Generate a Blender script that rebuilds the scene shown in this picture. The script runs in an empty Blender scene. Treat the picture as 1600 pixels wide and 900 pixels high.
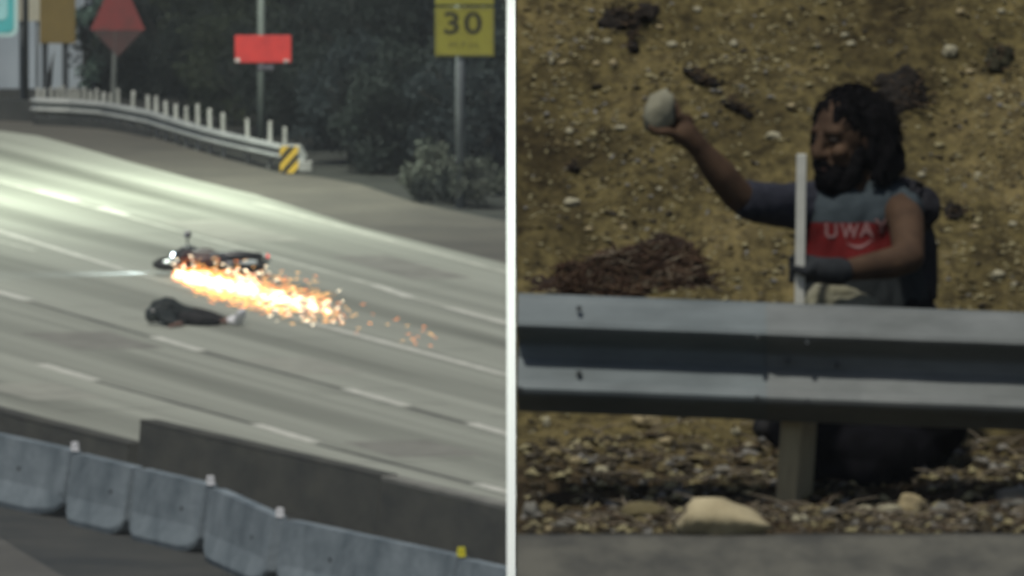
import bpy, bmesh, math, random
from mathutils import Vector, Matrix, noise
from mathutils.bvhtree import BVHTree
random.seed(7)
R = math.radians
sc = bpy.context.scene
C = sc.collection

# ------------------------------------------------------------------ camera
PITCH = R(4.26); FPX = 35840.0; CAMH = 29.7
cd = bpy.data.cameras.new('camera'); cam = bpy.data.objects.new('camera', cd); C.objects.link(cam)
cd.sensor_width = 36.0; cd.lens = 36.0 * FPX / 1600.0
cd.clip_start = 1.0; cd.clip_end = 6000.0
cam.location = (0, 0, CAMH); cam.rotation_euler = (math.pi / 2 - PITCH, 0, 0)
cd.dof.use_dof = True; cd.dof.focus_distance = 104.0; cd.dof.aperture_fstop = 23.0
sc.camera = cam

# ------------------------------------------------------------------ light
SUN_EL, SUN_AZ = R(64), R(205)          # azimuth clockwise from +Y: from behind the camera, a little left
w = bpy.data.worlds.new('World'); sc.world = w; w.use_nodes = True
nt = w.node_tree; sky = nt.nodes.new('ShaderNodeTexSky'); sky.sky_type = 'NISHITA'; sky.sun_disc = False
sky.sun_elevation = SUN_EL; sky.sun_rotation = SUN_AZ; sky.altitude = 50; sky.dust_density = 2.0
bgn = nt.nodes['Background']; nt.links.new(sky.outputs[0], bgn.inputs[0]); bgn.inputs[1].default_value = 0.05
sd = bpy.data.lights.new('sun', 'SUN'); sun = bpy.data.objects.new('sun', sd); C.objects.link(sun)
sd.energy = 2.6; sd.angle = R(3.0); sd.color = (1.0, 0.955, 0.87)
sv = Vector((math.sin(SUN_AZ) * math.cos(SUN_EL), math.cos(SUN_AZ) * math.cos(SUN_EL), math.sin(SUN_EL)))
sun.rotation_euler = sv.to_track_quat('Z', 'Y').to_euler()
sun.location = (0, -50, 150)
sc.view_settings.view_transform = 'Standard'; sc.view_settings.look = 'None'
sc.view_settings.exposure = 0.0; sc.view_settings.gamma = 1.0
sc.cycles.max_bounces = 5; sc.cycles.use_denoising = True

# ------------------------------------------------------------------ survey helpers (world points measured from the photograph)
FW = Vector((0, math.cos(PITCH), -math.sin(PITCH))); UP = Vector((0, math.sin(PITCH), math.cos(PITCH)))
def ray(px, py): return FW + Vector(((px - 800) / FPX, 0, 0)) + UP * ((450 - py) / FPX)
def G(px, py, z=0.0):
    r = ray(px, py); t = (z - CAMH) / r.z
    return Vector((r.x * t, r.y * t, z))
def A(px, py, Y):
    r = ray(px, py); t = Y / r.y
    return Vector((r.x * t, Y, CAMH + r.z * t))

# ------------------------------------------------------------------ materials
def new_mat(name):
    m = bpy.data.materials.new(name); m.use_nodes = True
    return m, m.node_tree, m.node_tree.nodes['Principled BSDF']
def mat(name, c1, c2=None, scale=8.0, rough=0.8, bump=0.0, bscale=None, metal=0.0, detail=6, stretch=None, spec=0.3, coord='Object', mid=(0.35, 0.65)):
    m, t, b = new_mat(name)
    b.inputs['Roughness'].default_value = rough; b.inputs['Metallic'].default_value = metal
    b.inputs['Specular IOR Level'].default_value = spec
    if c2 is None: c2 = tuple(min(1, v * 0.72) for v in c1)
    tc = t.nodes.new('ShaderNodeTexCoord'); mp = t.nodes.new('ShaderNodeMapping')
    t.links.new(tc.outputs[coord], mp.inputs[0])
    if stretch: mp.inputs['Scale'].default_value = stretch
    n = t.nodes.new('ShaderNodeTexNoise'); n.inputs['Scale'].default_value = scale; n.inputs['Detail'].default_value = detail
    n.inputs['Roughness'].default_value = 0.62
    t.links.new(mp.outputs[0], n.inputs['Vector'])
    cr = t.nodes.new('ShaderNodeValToRGB')
    cr.color_ramp.elements[0].position = mid[0]; cr.color_ramp.elements[1].position = mid[1]
    cr.color_ramp.elements[0].color = (*c2, 1); cr.color_ramp.elements[1].color = (*c1, 1)
    t.links.new(n.outputs['Fac'], cr.inputs[0]); t.links.new(cr.outputs[0], b.inputs['Base Color'])
    if bump:
        n2 = t.nodes.new('ShaderNodeTexNoise'); n2.inputs['Scale'].default_value = bscale or scale * 4; n2.inputs['Detail'].default_value = 5
        t.links.new(mp.outputs[0], n2.inputs['Vector'])
        bm_ = t.nodes.new('ShaderNodeBump'); bm_.inputs['Strength'].default_value = 0.6; bm_.inputs['Distance'].default_value = bump
        t.links.new(n2.outputs['Fac'], bm_.inputs['Height']); t.links.new(bm_.outputs[0], b.inputs['Normal'])
    return m
def emit(name, col, s):
    m, t, b = new_mat(name); b.inputs['Base Color'].default_value = (*col, 1)
    b.inputs['Emission Color'].default_value = (*col, 1); b.inputs['Emission Strength'].default_value = s
    return m

# ------------------------------------------------------------------ mesh helpers
class MB:
    def __init__(s): s.v = []; s.f = []; s.m = []
    def face(s, pts, m=0):
        i = len(s.v); s.v += [Vector(p) for p in pts]; s.f.append(tuple(range(i, i + len(pts)))); s.m.append(m)
    def box(s, c, size, rot=None, m=0, taper=(1, 1)):
        hx, hy, hz = size[0] / 2, size[1] / 2, size[2] / 2; i = len(s.v); c = Vector(c)
        for z in (-hz, hz):
            k = taper if z > 0 else (1, 1)
            for x, y in ((-hx, -hy), (hx, -hy), (hx, hy), (-hx, hy)):
                p = Vector((x * k[0], y * k[1], z)); s.v.append(c + (rot @ p if rot else p))
        for q in ((0, 3, 2, 1), (4, 5, 6, 7), (0, 1, 5, 4), (1, 2, 6, 5), (2, 3, 7, 6), (3, 0, 4, 7)):
            s.f.append(tuple(i + k for k in q)); s.m.append(m)
        return s
    def prism(s, prof, d, m=0):                 # closed profile (3-D points) swept by vector d
        n = len(prof); i = len(s.v); d = Vector(d)
        s.v += [Vector(p) for p in prof] + [Vector(p) + d for p in prof]
        s.f.append(tuple(i + k for k in reversed(range(n)))); s.f.append(tuple(i + n + k for k in range(n))); s.m += [m, m]
        for k in range(n):
            j = (k + 1) % n; s.f.append((i + k, i + j, i + n + j, i + n + k)); s.m.append(m)
        return s
    def tube(s, pts, rad, seg=8, m=0, cap=True):
        pts = [Vector(p) for p in pts]; n = len(pts)
        if not isinstance(rad, (list, tuple)): rad = [rad] * n
        base = len(s.v); ref = None
        for k, p in enumerate(pts):
            d = (pts[min(k + 1, n - 1)] - pts[max(k - 1, 0)]).normalized()
            if ref is None: ref = Vector((0, 0, 1)) if abs(d.z) < 0.9 else Vector((1, 0, 0))
            u = d.cross(ref).normalized(); v = d.cross(u); ref = -d.cross(u).cross(d) if False else ref
            for a in range(seg):
                t = 2 * math.pi * a / seg; s.v.append(p + (u * math.cos(t) + v * math.sin(t)) * rad[k])
        for k in range(n - 1):
            for a in range(seg):
                b = (a + 1) % seg; i = base + k * seg
                s.f.append((i + a, i + b, i + seg + b, i + seg + a)); s.m.append(m)
        if cap:
            s.f.append(tuple(base + a for a in range(seg))); s.f.append(tuple(base + (n - 1) * seg + a for a in reversed(range(seg)))); s.m += [m, m]
        return s
    def capsule(s, p0, r0, p1, r1, seg=14):
        p0 = Vector(p0); p1 = Vector(p1); d = (p1 - p0)
        if d.length < 1e-6: d = Vector((0, 0, 1e-4)); p1 = p0 + d
        d.normalize(); ts = [R(a) for a in (-80, -55, -30, 0)]
        pts = [p0 + d * (r0 * math.sin(t)) for t in ts] + [p1 + d * (r1 * math.sin(-t)) for t in reversed(ts)]
        rr = [r0 * math.cos(t) for t in ts] + [r1 * math.cos(t) for t in reversed(ts)]
        u = d.cross(Vector((0, 0, 1)) if abs(d.z) < 0.9 else Vector((1, 0, 0))).normalized(); v = d.cross(u); base = len(s.v)
        for p, r in zip(pts, rr):
            for a in range(seg):
                t = 2 * math.pi * a / seg; s.v.append(p + (u * math.cos(t) + v * math.sin(t)) * r)
        for k in range(len(pts) - 1):
            for a in range(seg):
                b = (a + 1) % seg; i = base + k * seg
                s.f.append((i + a, i + b, i + seg + b, i + seg + a)); s.m.append(0)
        s.f.append(tuple(base + a for a in reversed(range(seg)))); s.f.append(tuple(base + (len(pts) - 1) * seg + a for a in range(seg))); s.m += [0, 0]
        return s
    def chain(s, pts):                           # [(p, r), ...]
        for (a, ra), (b, rb) in zip(pts, pts[1:]): s.capsule(a, ra, b, rb)
        return s
    def ellipsoid(s, c, rad, rot=None, seg=20, ring=12, m=0, jit=0.0, seed=0):
        c = Vector(c); base = len(s.v)
        def P(p):
            q = Vector((p.x * rad[0], p.y * rad[1], p.z * rad[2]))
            if jit: q *= 1 + jit * noise.noise(p * 1.7 + Vector((seed * 3.1, seed * 7.7, seed)))
            return c + (rot @ q if rot else q)
        s.v.append(P(Vector((0, 0, -1))))
        for k in range(1, ring):
            t = -math.pi / 2 + math.pi * k / ring
            for a in range(seg):
                u = 2 * math.pi * a / seg; s.v.append(P(Vector((math.cos(t) * math.cos(u), math.cos(t) * math.sin(u), math.sin(t)))))
        s.v.append(P(Vector((0, 0, 1)))); top = len(s.v) - 1
        for a in range(seg):
            b = (a + 1) % seg
            s.f.append((base, base + 1 + b, base + 1 + a)); s.m.append(m)
            j = base + 1 + (ring - 2) * seg; s.f.append((j + a, j + b, top)); s.m.append(m)
            for k in range(ring - 2):
                i = base + 1 + k * seg; s.f.append((i + a, i + b, i + seg + b, i + seg + a)); s.m.append(m)
        return s
    def build(s, name, mats, parent=None, smooth=False, fix=True, bevel=0.0):
        me = bpy.data.meshes.new(name); o0 = ORG(parent)
        me.from_pydata([p - o0 for p in s.v], [], s.f)
        me.polygons.foreach_set('material_index', s.m)
        if fix:
            b = bmesh.new(); b.from_mesh(me); bmesh.ops.recalc_face_normals(b, faces=b.faces)
            if bevel: bmesh.ops.bevel(b, geom=list(b.edges), offset=bevel, segments=2, affect='EDGES', profile=0.5)
            b.to_mesh(me); b.free()
        if smooth: me.polygons.foreach_set('use_smooth', [True] * len(me.polygons))
        for m in (mats if isinstance(mats, (list, tuple)) else [mats]): me.materials.append(m)
        o = bpy.data.objects.new(name, me); C.objects.link(o)
        if parent: o.parent = parent
        return o
_org = {}
def ORG(parent):
    o = Vector((0, 0, 0)); p = parent
    while p is not None: o += Vector(p.location); p = p.parent
    return o
def thing(name, label, cat, loc, group=None):
    o = bpy.data.objects.new(name, None); C.objects.link(o); o.location = loc; o.empty_display_size = 0.2
    return tag(o, label, cat, group)
def tag(o, label=None, cat=None, group=None, kind=None):
    for k, v in (('label', label), ('category', cat), ('group', group), ('kind', kind)):
        if v: o[k] = v
    return o
def single(mb, name, mats, label, cat, loc, group=None, kind=None, **kw):   # one-mesh thing with its origin at its base
    loc = Vector(loc)
    mb.v = [p - loc for p in mb.v]; o = mb.build(name, mats, None, **kw); o.location = loc
    return tag(o, label, cat, group, kind)
def blob(mb, name, mats, voxel, parent, smooth=3, fold=0.0, fscale=12.0, fstretch=(1, 1, 1)):
    t = mb.build('tmp', [], None)
    md = t.modifiers.new('r', 'REMESH'); md.mode = 'VOXEL'; md.voxel_size = voxel
    if smooth: ms = t.modifiers.new('s', 'SMOOTH'); ms.iterations = smooth; ms.factor = 0.5
    dg = bpy.context.evaluated_depsgraph_get(); me = bpy.data.meshes.new_from_object(t.evaluated_get(dg))
    bpy.data.objects.remove(t); me.name = name; o0 = ORG(parent)
    st = Vector(fstretch)
    if fold:
        nn = [v.normal.copy() for v in me.vertices]
        for v, n in zip(me.vertices, nn):
            q = Vector((v.co.x * st.x, v.co.y * st.y, v.co.z * st.z)) * fscale
            v.co += n * fold * (noise.noise(q) + 0.5 * noise.noise(q * 2.3))
    for v in me.vertices: v.co -= o0
    me.polygons.foreach_set('use_smooth', [True] * len(me.polygons))
    me.materials.clear()
    for m in (mats if isinstance(mats, (list, tuple)) else [mats]): me.materials.append(m)
    o = bpy.data.objects.new(name, me); C.objects.link(o); o.parent = parent
    return o
def polysheet(name, pts, z, m, kind='structure', parent=None):
    mb = MB(); mb.face([(p[0], p[1], z) for p in pts])
    o = mb.build(name, m, parent, fix=False)
    if o.data.polygons[0].normal.z < 0: o.data.flip_normals()
    if kind and not parent: o['kind'] = kind
    return o
def strip(name, p, q, width, z, m, parent, wobble=0.0):
    p = Vector((p.x, p.y, 0)); q = Vector((q.x, q.y, 0)); d = (q - p).normalized(); n = Vector((-d.y, d.x, 0)) * width / 2
    k = max(1, int((q - p).length / 1.5)); mb = MB()
    L = [p + (q - p) * (i / k) for i in range(k + 1)]
    ww = [n * (1 + wobble * random.uniform(-1, 1)) for _ in L]
    for i in range(k):
        mb.face([L[i] - ww[i] + Vector((0, 0, z)), L[i + 1] - ww[i + 1] + Vector((0, 0, z)), L[i + 1] + ww[i + 1] + Vector((0, 0, z)), L[i] + ww[i] + Vector((0, 0, z))])
    o = mb.build(name, m, parent, fix=False)
    for f in o.data.polygons:
        if f.normal.z < 0: f.flip()
    return o

# ================================================================== HIGHWAY SETTING
ground_m = mat('forest_soil', (0.024, 0.025, 0.020), (0.013, 0.014, 0.012), 0.8, 0.95, 0.05, 3.0)
polysheet('ground', [(-2500, -800), (2500, -800), (2500, 4500), (-2500, 4500)], 0.0, ground_m)

LA, LB = G(65, 570), G(636, 635)
rd = (G(492, 692) - G(65, 570)).normalized(); RANG = math.atan2(rd.y, rd.x)
RN = Vector((-rd.y, rd.x, 0))
if RN.y < 0: RN = -RN
# pavement material: streaks run along the lanes, one dark oil band per lane
def pavement(name, c1, c2, band, origin, lane=3.66, phase=0.0):
    m, t, b = new_mat(name); b.inputs['Roughness'].default_value = 0.82; b.inputs['Specular IOR Level'].default_value = 0.25
    ge = t.nodes.new('ShaderNodeNewGeometry')
    sub = t.nodes.new('ShaderNodeVectorMath'); sub.operation = 'SUBTRACT'; sub.inputs[1].default_value = origin
    t.links.new(ge.outputs['Position'], sub.inputs[0])
    rot = t.nodes.new('ShaderNodeVectorRotate'); rot.rotation_type = 'Z_AXIS'; rot.inputs['Angle'].default_value = -RANG
    t.links.new(sub.outputs[0], rot.inputs['Vector'])
    mp = t.nodes.new('ShaderNodeMapping'); mp.inputs['Scale'].default_value = (0.018, 1.7, 1); t.links.new(rot.outputs[0], mp.inputs[0])
    n = t.nodes.new('ShaderNodeTexNoise'); n.inputs['Scale'].default_value = 1.0; n.inputs['Detail'].default_value = 5; t.links.new(mp.outputs[0], n.inputs['Vector'])
    n3 = t.nodes.new('ShaderNodeTexNoise'); n3.inputs['Scale'].default_value = 0.5; n3.inputs['Detail'].default_value = 3; mp3 = t.nodes.new('ShaderNodeMapping'); mp3.inputs['Scale'].default_value = (0.06, 0.8, 1); t.links.new(rot.outputs[0], mp3.inputs[0]); t.links.new(mp3.outputs[0], n3.inputs['Vector'])
    mixn = t.nodes.new('ShaderNodeMath'); mixn.operation = 'MULTIPLY_ADD'; mixn.inputs[1].default_value = 0.25
    ad = t.nodes.new('ShaderNodeMath'); ad.operation = 'MULTIPLY'; ad.inputs[1].default_value = 0.75
    t.links.new(n.outputs['Fac'], ad.inputs[0]); t.links.new(n3.outputs['Fac'], mixn.inputs[0]); t.links.new(ad.outputs[0], mixn.inputs[2])
    cr = t.nodes.new('ShaderNodeValToRGB'); cr.color_ramp.elements[0].position = 0.36; cr.color_ramp.elements[1].position = 0.64
    cr.color_ramp.elements[0].color = (*c2, 1); cr.color_ramp.elements[1].color = (*c1, 1); t.links.new(mixn.outputs[0], cr.inputs[0])
    sx = t.nodes.new('ShaderNodeSeparateXYZ'); t.links.new(rot.outputs[0], sx.inputs[0])
    wob = t.nodes.new('ShaderNodeMath'); wob.operation = 'MULTIPLY_ADD'; wob.inputs[1].default_value = 1.1
    t.links.new(n3.outputs['Fac'], wob.inputs[0]); t.links.new(sx.outputs['Y'], wob.inputs[2])
    fr = t.nodes.new('ShaderNodeMath'); fr.operation = 'MULTIPLY_ADD'; fr.inputs[1].default_value = 2 * math.pi / lane; fr.inputs[2].default_value = phase
    t.links.new(wob.outputs[0], fr.inputs[0])
    cs = t.nodes.new('ShaderNodeMath'); cs.operation = 'COSINE'; t.links.new(fr.outputs[0], cs.inputs[0])
    mr = t.nodes.new('ShaderNodeMapRange'); mr.inputs['From Min'].default_value = 0.35; mr.inputs['From Max'].default_value = 1.0
    mr.inputs['To Min'].default_value = 0.0; mr.inputs['To Max'].default_value = band; t.links.new(cs.outputs[0], mr.inputs[0])
    mx = t.nodes.new('ShaderNodeMix'); mx.data_type = 'RGBA'; mx.inputs['B'].default_value = (c2[0] * 0.42, c2[1] * 0.42, c2[2] * 0.4, 1)
    nv = t.nodes.new('ShaderNodeTexNoise'); nv.inputs['Scale'].default_value = 1.0; nv.inputs['Detail'].default_value = 2; mpv = t.nodes.new('ShaderNodeMapping'); mpv.inputs['Scale'].default_value = (0.03, 0.45, 1); t.links.new(rot.outputs[0], mpv.inputs[0]); t.links.new(mpv.outputs[0], nv.inputs['Vector'])
    mv = t.nodes.new('ShaderNodeMapRange'); mv.inputs['From Min'].default_value = .38; mv.inputs['From Max'].default_value = .66; t.links.new(nv.outputs['Fac'], mv.inputs[0])
    mm = t.nodes.new('ShaderNodeMath'); mm.operation = 'MULTIPLY'; t.links.new(mr.outputs[0], mm.inputs[0]); t.links.new(mv.outputs[0], mm.inputs[1]); t.links.new(mm.outputs[0], mx.inputs['Factor']); t.links.new(cr.outputs[0], mx.inputs['A']); t.links.new(mx.outputs['Result'], b.inputs['Base Color'])
    nb = t.nodes.new('ShaderNodeTexNoise'); nb.inputs['Scale'].default_value = 14; t.links.new(rot.outputs[0], nb.inputs['Vector'])
    bp = t.nodes.new('ShaderNodeBump'); bp.inputs['Strength'].default_value = 0.3; bp.inputs['Distance'].default_value = 0.01
    t.links.new(nb.outputs['Fac'], bp.inputs['Height']); t.links.new(bp.outputs[0], b.inputs['Normal'])
    return m
concrete_m = pavement('worn_concrete_lanes', (0.345, 0.360, 0.300), (0.215, 0.225, 0.185), 0.9, tuple(G(65, 570)), phase=2.6)
shoulder_m = mat('shoulder_asphalt', (0.088, 0.082, 0.066), (0.062, 0.058, 0.048), 0.5, 0.9, 0.01, 20)
dark_asph_m = mat('shade_dark_asphalt', (0.055, 0.055, 0.048), (0.028, 0.031, 0.03), 0.5, 0.9, 0.01, 20)  # shade around the barriers is put into this darker asphalt colour
near_asph_m = mat('lit_near_lane_asphalt', (0.10, 0.098, 0.085), (0.075, 0.073, 0.064), 0.5, 0.9, 0.01, 20)  # lighter colour stands for the lit pavement in the near corner
paint_m = mat('lane_paint', (0.62, 0.62, 0.54), (0.40, 0.41, 0.35), 3.0, 0.7)
faint_m = mat('worn_lane_paint', (0.50, 0.51, 0.43), (0.34, 0.35, 0.29), 1.2, 0.7)
seam_m = mat('tar_seam', (0.10, 0.10, 0.085), (0.06, 0.06, 0.05), 3.0, 0.8)

def ext(pts):   # survey a polyline on the ground
    return [G(*p) for p in pts]
top_edge = ext([(-240, 178), (-120, 188), (0, 205), (60, 213), (130, 232), (200, 253), (310, 283), (400, 305), (550, 352), (790, 412), (960, 458), (1400, 575)])
low_edge = ext([(1400, 1000), (800, 830), (300, 715), (0, 655), (-240, 600)])
road = polysheet('highway_road', top_edge + low_edge, 0.008, concrete_m)
sh_far = ext([(-240, 168), (0, 184), (100, 184), (200, 202), (330, 242), (430, 269), (500, 277), (560, 288), (640, 314), (700, 328), (790, 346), (960, 400), (1400, 520)])
polysheet('shoulder', sh_far + list(reversed([p + Vector((0, -0.5, 0)) for p in top_edge])), 0.004, shoulder_m)
med = ext([(-240, 590), (0, 640), (300, 705), (800, 815), (1400, 960), (1400, 1400), (-240, 1400)])
polysheet('median_pavement', med, 0.004, dark_asph_m)
nearp = ext([(-240, 770), (0, 842), (105, 905), (300, 1040), (300, 1500), (-240, 1500)])
polysheet('near_lane_pavement', nearp, 0.008, near_asph_m)

def off(p, q, k=0.0): return p
Z1 = 0.012
strip('lane_line', G(-60, 268), G(400, 395), 0.13, Z1, faint_m, road, 0.25)
strip('lane_line', G(400, 395), G(585, 446), 0.13, Z1, faint_m, road, 0.25)
strip('lane_line', G(585, 446), G(640, 465), 0.2, Z1, paint_m, road, 0.1)
strip('lane_line', G(640, 465), G(700, 481), 0.13, Z1, faint_m, road, 0.25)
strip('lane_line', G(700, 481), G(1380, 666), 0.2, Z1, paint_m, road, 0.15)
strip('lane_line', G(58, 299), G(122, 316), 0.2, Z1 + .004, paint_m, road, 0.1)
strip('lane_line', G(158, 325), G(200, 338), 0.2, Z1 + .004, paint_m, road, 0.1)
strip('lane_line', G(-60, 343), G(205, 426), 0.15, Z1, paint_m, road, 0.25)
strip('lane_line', G(-60, 362), G(55, 392), 0.12, Z1, faint_m, road, 0.25)
strip('lane_line', G(205, 426), G(480, 503), 0.14, Z1, faint_m, road, 0.25)
strip('lane_line', G(480, 503), G(1380, 745), 0.19, Z1, paint_m, road, 0.12)
strip('edge_line', G(400, 318), G(1380, 590), 0.16, Z1, faint_m, road, 0.3)
for p, q in (((-30, 449), (45, 470)), ((240, 527), (315, 549)), ((540, 608), (636, 635)), ((735, 662), (830, 690)),
             ((1040, 747), (1140, 774)), ((1060, 843), (1150, 868)), ((65, 570), (148, 595)), ((400, 664), (492, 692)), ((745, 757), (840, 783))):
    strip('lane_dash', G(*p), G(*q), 0.24, Z1, paint_m, road, 0.06)
for p, q in (((45, 472), (238, 528)), ((317, 551), (538, 609)), ((638, 638), (735, 664)), ((150, 597), (398, 664)), ((494, 695), (745, 758))):
    strip('joint', G(*p), G(*q), 0.1, Z1 - .001, seam_m, road, 0.4)

patch_m = mat('patched_concrete', (.24, .24, .205), (.17, .17, .145), 1.2, .9); patch_l = mat('pale_patch', (.33, .335, .28), (.25, .255, .215), 1.2, .9)
for (p, q, wd_, pm_) in (((100, 520), (190, 546), 1.5, patch_m), ((430, 560), (520, 585), 1.2, patch_l), ((300, 345), (420, 378), 1.3, patch_l), ((600, 690), (690, 714), 1.4, patch_m), ((20, 600), (110, 625), 1.3, patch_l), ((560, 400), (690, 436), 1.1, patch_m)):
    strip('road_patch', G(*p), G(*q), wd_, Z1 - .0025, pm_, road, 0.08)
for k in range(26):
    px = random.uniform(-20, 790); py = 330 + px * .28 + random.uniform(-40, 330); a = G(px, py); l = random.uniform(.8, 2.6)
    if py < 660 + px * .2: strip('crack', a, a + RN * l + rd * random.uniform(-.6, .6), .035, Z1 - .0015, seam_m, road, .6)
# ------------------------------------------------------------------ median wall and temporary barriers
wall_m = mat('shade_dark_concrete', (0.075, 0.074, 0.060), (0.042, 0.043, 0.037), 0.9, 0.9, 0.01, 10, stretch=(1, 1, 2.5))  # shade on the near faces is put into this dark colour
cap_m = mat('lit_cap_concrete', (0.22, 0.22, 0.19), (0.15, 0.15, 0.13), 1.2, 0.9)  # light on the wall's top edge is put into this paler colour
def median_wall(p, q, h, label, capcol, t=0.28):
    a, b = G(*p, z=h), G(*q, z=h); a.z = b.z = 0
    T = thing('median_wall', label, 'wall', a, 'concrete walls along the median')
    d = (b - a); n = Vector((-d.y, d.x, 0)).normalized() * t / 2
    if n.y < 0: n = -n
    k = 4
    for i in range(k):
        s0 = a + d * (i / k) + d.normalized() * (0.012 if i else 0); s1 = a + d * ((i + 1) / k)
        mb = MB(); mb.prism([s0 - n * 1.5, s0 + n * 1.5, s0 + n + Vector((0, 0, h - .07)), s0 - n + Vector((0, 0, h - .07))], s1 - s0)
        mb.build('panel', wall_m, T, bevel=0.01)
    mb = MB(); mb.prism([a - n * 1.01 + Vector((0, 0, h - .07)), a + n * 1.01 + Vector((0, 0, h - .07)), a + n * 1.01 + Vector((0, 0, h)), a - n * 1.01 + Vector((0, 0, h))], d)
    mb.build('coping', capcol, T, bevel=0.008)
median_wall((-260, 572), (214, 692), 0.55, 'low shade-dark concrete median wall with a lower top', wall_m)
median_wall((232, 655), (608, 741), 0.95, 'taller shade-dark concrete median wall whose end steps up', wall_m)
median_wall((609, 743), (1400, 932), 0.95, 'shade-dark concrete median wall with coping coloured as lit along its top', cap_m)

krail_m = mat('painted_krail', (0.225, 0.265, 0.285), (0.080, 0.106, 0.122), 1.1, 0.85, 0.02, 9, detail=12, mid=(.3, .68), spec=.15)
refl_m = mat('white_reflector', (0.8, 0.8, 0.8), (0.7, 0.7, 0.7), 3, 0.4)
refly_m = mat('yellow_reflector', (0.75, 0.68, 0.03), (0.6, 0.55, 0.02), 3, 0.4)
dark_m = mat('dark_hole', (0.02, 0.022, 0.024), None, 4, 0.9)
def krail(p, q, label, refl=None, slots=(0.72,)):
    h = 1.06
    a, b = G(*p, z=h), G(*q, z=h); a.z = b.z = 0; d = b - a; L = d.length; u = d.normalized(); n = Vector((-u.y, u.x, 0))
    if n.y > 0: n = -n                                  # towards the camera
    T = thing('jersey_barrier', label, 'barrier', a + d * .5, 'temporary concrete barriers')
    prof = [(-.31, 0.0), (-.33, .09), (-.2, .40), (-.095, h), (.095, h), (.2, .40), (.33, .09), (.31, 0)]
    mb = MB(); k = 7
    secs = [0, .04, .1, .18, .5, .82, .9, .96, 1]; base = len(mb.v)
    for s in secs:
        ed = min(s, 1 - s); sq = {0: .62, .04: .78, .1: .92}.get(round(ed, 3), 1.0); lf = {0: .24, .04: .10, .1: .03}.get(round(ed, 3), 0.0)
        for y, z in prof:
            j = 0.008 * noise.noise(Vector((s * 9 + a.x, y * 6, z * 5)))
            zz = z + lf * max(0, 1 - z / .40) * (1 if z < .4 else 0) if z < .39 else z
            mb.v.append(a + u * (L * s) + n * (y * (sq if z < .39 else 1) + j) + Vector((0, 0, zz if not (sq < .7 and z > .8) else z - .012)))
    m = len(prof)
    for i in range(len(secs) - 1):
        for j in range(m):
            jj = (j + 1) % m; mb.f.append((i * m + j, i * m + jj, (i + 1) * m + jj, (i + 1) * m + j)); mb.m.append(0)
    mb.f.append(tuple(range(m))); mb.f.append(tuple((len(secs) - 1) * m + j for j in reversed(range(m)))); mb.m += [0, 0]
    mb.build('body', krail_m, T)
    rz = Matrix.Rotation(math.atan2(u.y, u.x), 3, 'Z')
    for s in slots:
        mb = MB(); c = a + u * (L * s) + n * (.155) + Vector((0, 0, .62)); mb.box(c, (.10, .03, .06), rz); mb.build('lifting_slot', dark_m, T)
    if refl:
        mb = MB(); c = b - u * .03 + Vector((0, 0, h + .055)); mb.box(c, (.05, .13, .13), rz, taper=(1, .8))
        mb.box(c - Vector((0, 0, .07)), (.09, .1, .02), rz)
        mb.build('reflector', refl, T, bevel=.008)
krail((-140, 648), (118, 703), 'grey blue concrete barrier with white reflector on its end', refl_m)
krail((124, 708), (214, 729), 'short grey blue concrete barrier between two joints, no reflector')
krail((222, 731), (330, 756), 'grey blue concrete barrier with white reflector and shaded lower flare', refl_m)
krail((340, 762), (438, 806), 'scuffed grey blue concrete barrier turned outward, white reflector on its end', refl_m)
krail((452, 811), (722, 868), 'long grey blue concrete barrier with yellow reflector on top', refly_m,(.3,))
krail((727, 872), (960, 925), 'grey blue concrete barrier past the yellow reflector')

# ------------------------------------------------------------------ steel rail with tall white posts
steel_m = mat('dull_galvanised_steel', (0.36, 0.37, 0.35), (0.24, 0.25, 0.24), 1.5, 0.5, metal=0.3)
wpost_m = mat('white_post', (0.42, 0.42, 0.39), (0.22, 0.22, 0.20), 2.0, 0.8)
basepx = [(52, 192), (60, 193), (80, 194), (110, 195), (160, 199), (200, 206), (235, 213), (280, 227), (320, 239), (360, 249), (400, 258), (445, 268)]
bp = ext(basepx)
def along(pts, x):
    for a, b in zip(pts, pts[1:]):
        if a.x <= x <= b.x: return a + (b - a) * ((x - a.x) / (b.x - a.x))
    return pts[-1].copy()
T = thing('bridge_rail', 'weathered steel guardrail with tall white posts curving along the far shoulder', 'guardrail', bp[-1])
def wbeam_profile(h):   # (forward, height below top)
    return [(f, -d * h / .31) for f, d in ((0, 0), (.012, .008), (.026, .022), (.078, .066), (.083, .078), (.074, .09), (.02, .122), (.008, .135), (.008, .168), (.02, .178), (.070, .222), (.084, .242), (.082, .252), (.074, .262), (.02, .296), (0, .31))]
def wbeam(path, top, h, thick=.005):
    mb = MB(); pr = wbeam_profile(h); rows = []
    for k, p in enumerate(path):
        d = (path[min(k + 1, len(path) - 1)] - path[max(k - 1, 0)]).normalized(); n = Vector((-d.y, d.x, 0)).normalized()
        if n.y > 0: n = -n
        z = top[k] if isinstance(top, list) else top
        fr = [Vector((p.x, p.y, z)) + n * f + Vector((0, 0, y)) for f, y in pr]
        bk = [q - n * thick for q in reversed(fr)]
        rows.append(fr + bk)
    m = len(rows[0])
    for r in rows: mb.v += r
    for i in range(len(rows) - 1):
        for j in range(m):
            jj = (j + 1) % m; mb.f.append((i * m + j, i * m + jj, (i + 1) * m + jj, (i + 1) * m + j)); mb.m.append(0)
    mb.f.append(tuple(range(m))); mb.f.append(tuple((len(rows) - 1) * m + j for j in reversed(range(m)))); mb.m += [0, 0]
    return mb
fine = []
for a, b in zip(bp, bp[1:]):
    for k in range(6): fine.append(a + (b - a) * (k / 6))
fine.append(bp[-1])
wbeam(fine, 0.50, 0.30).build('beam', steel_m, T)
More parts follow.
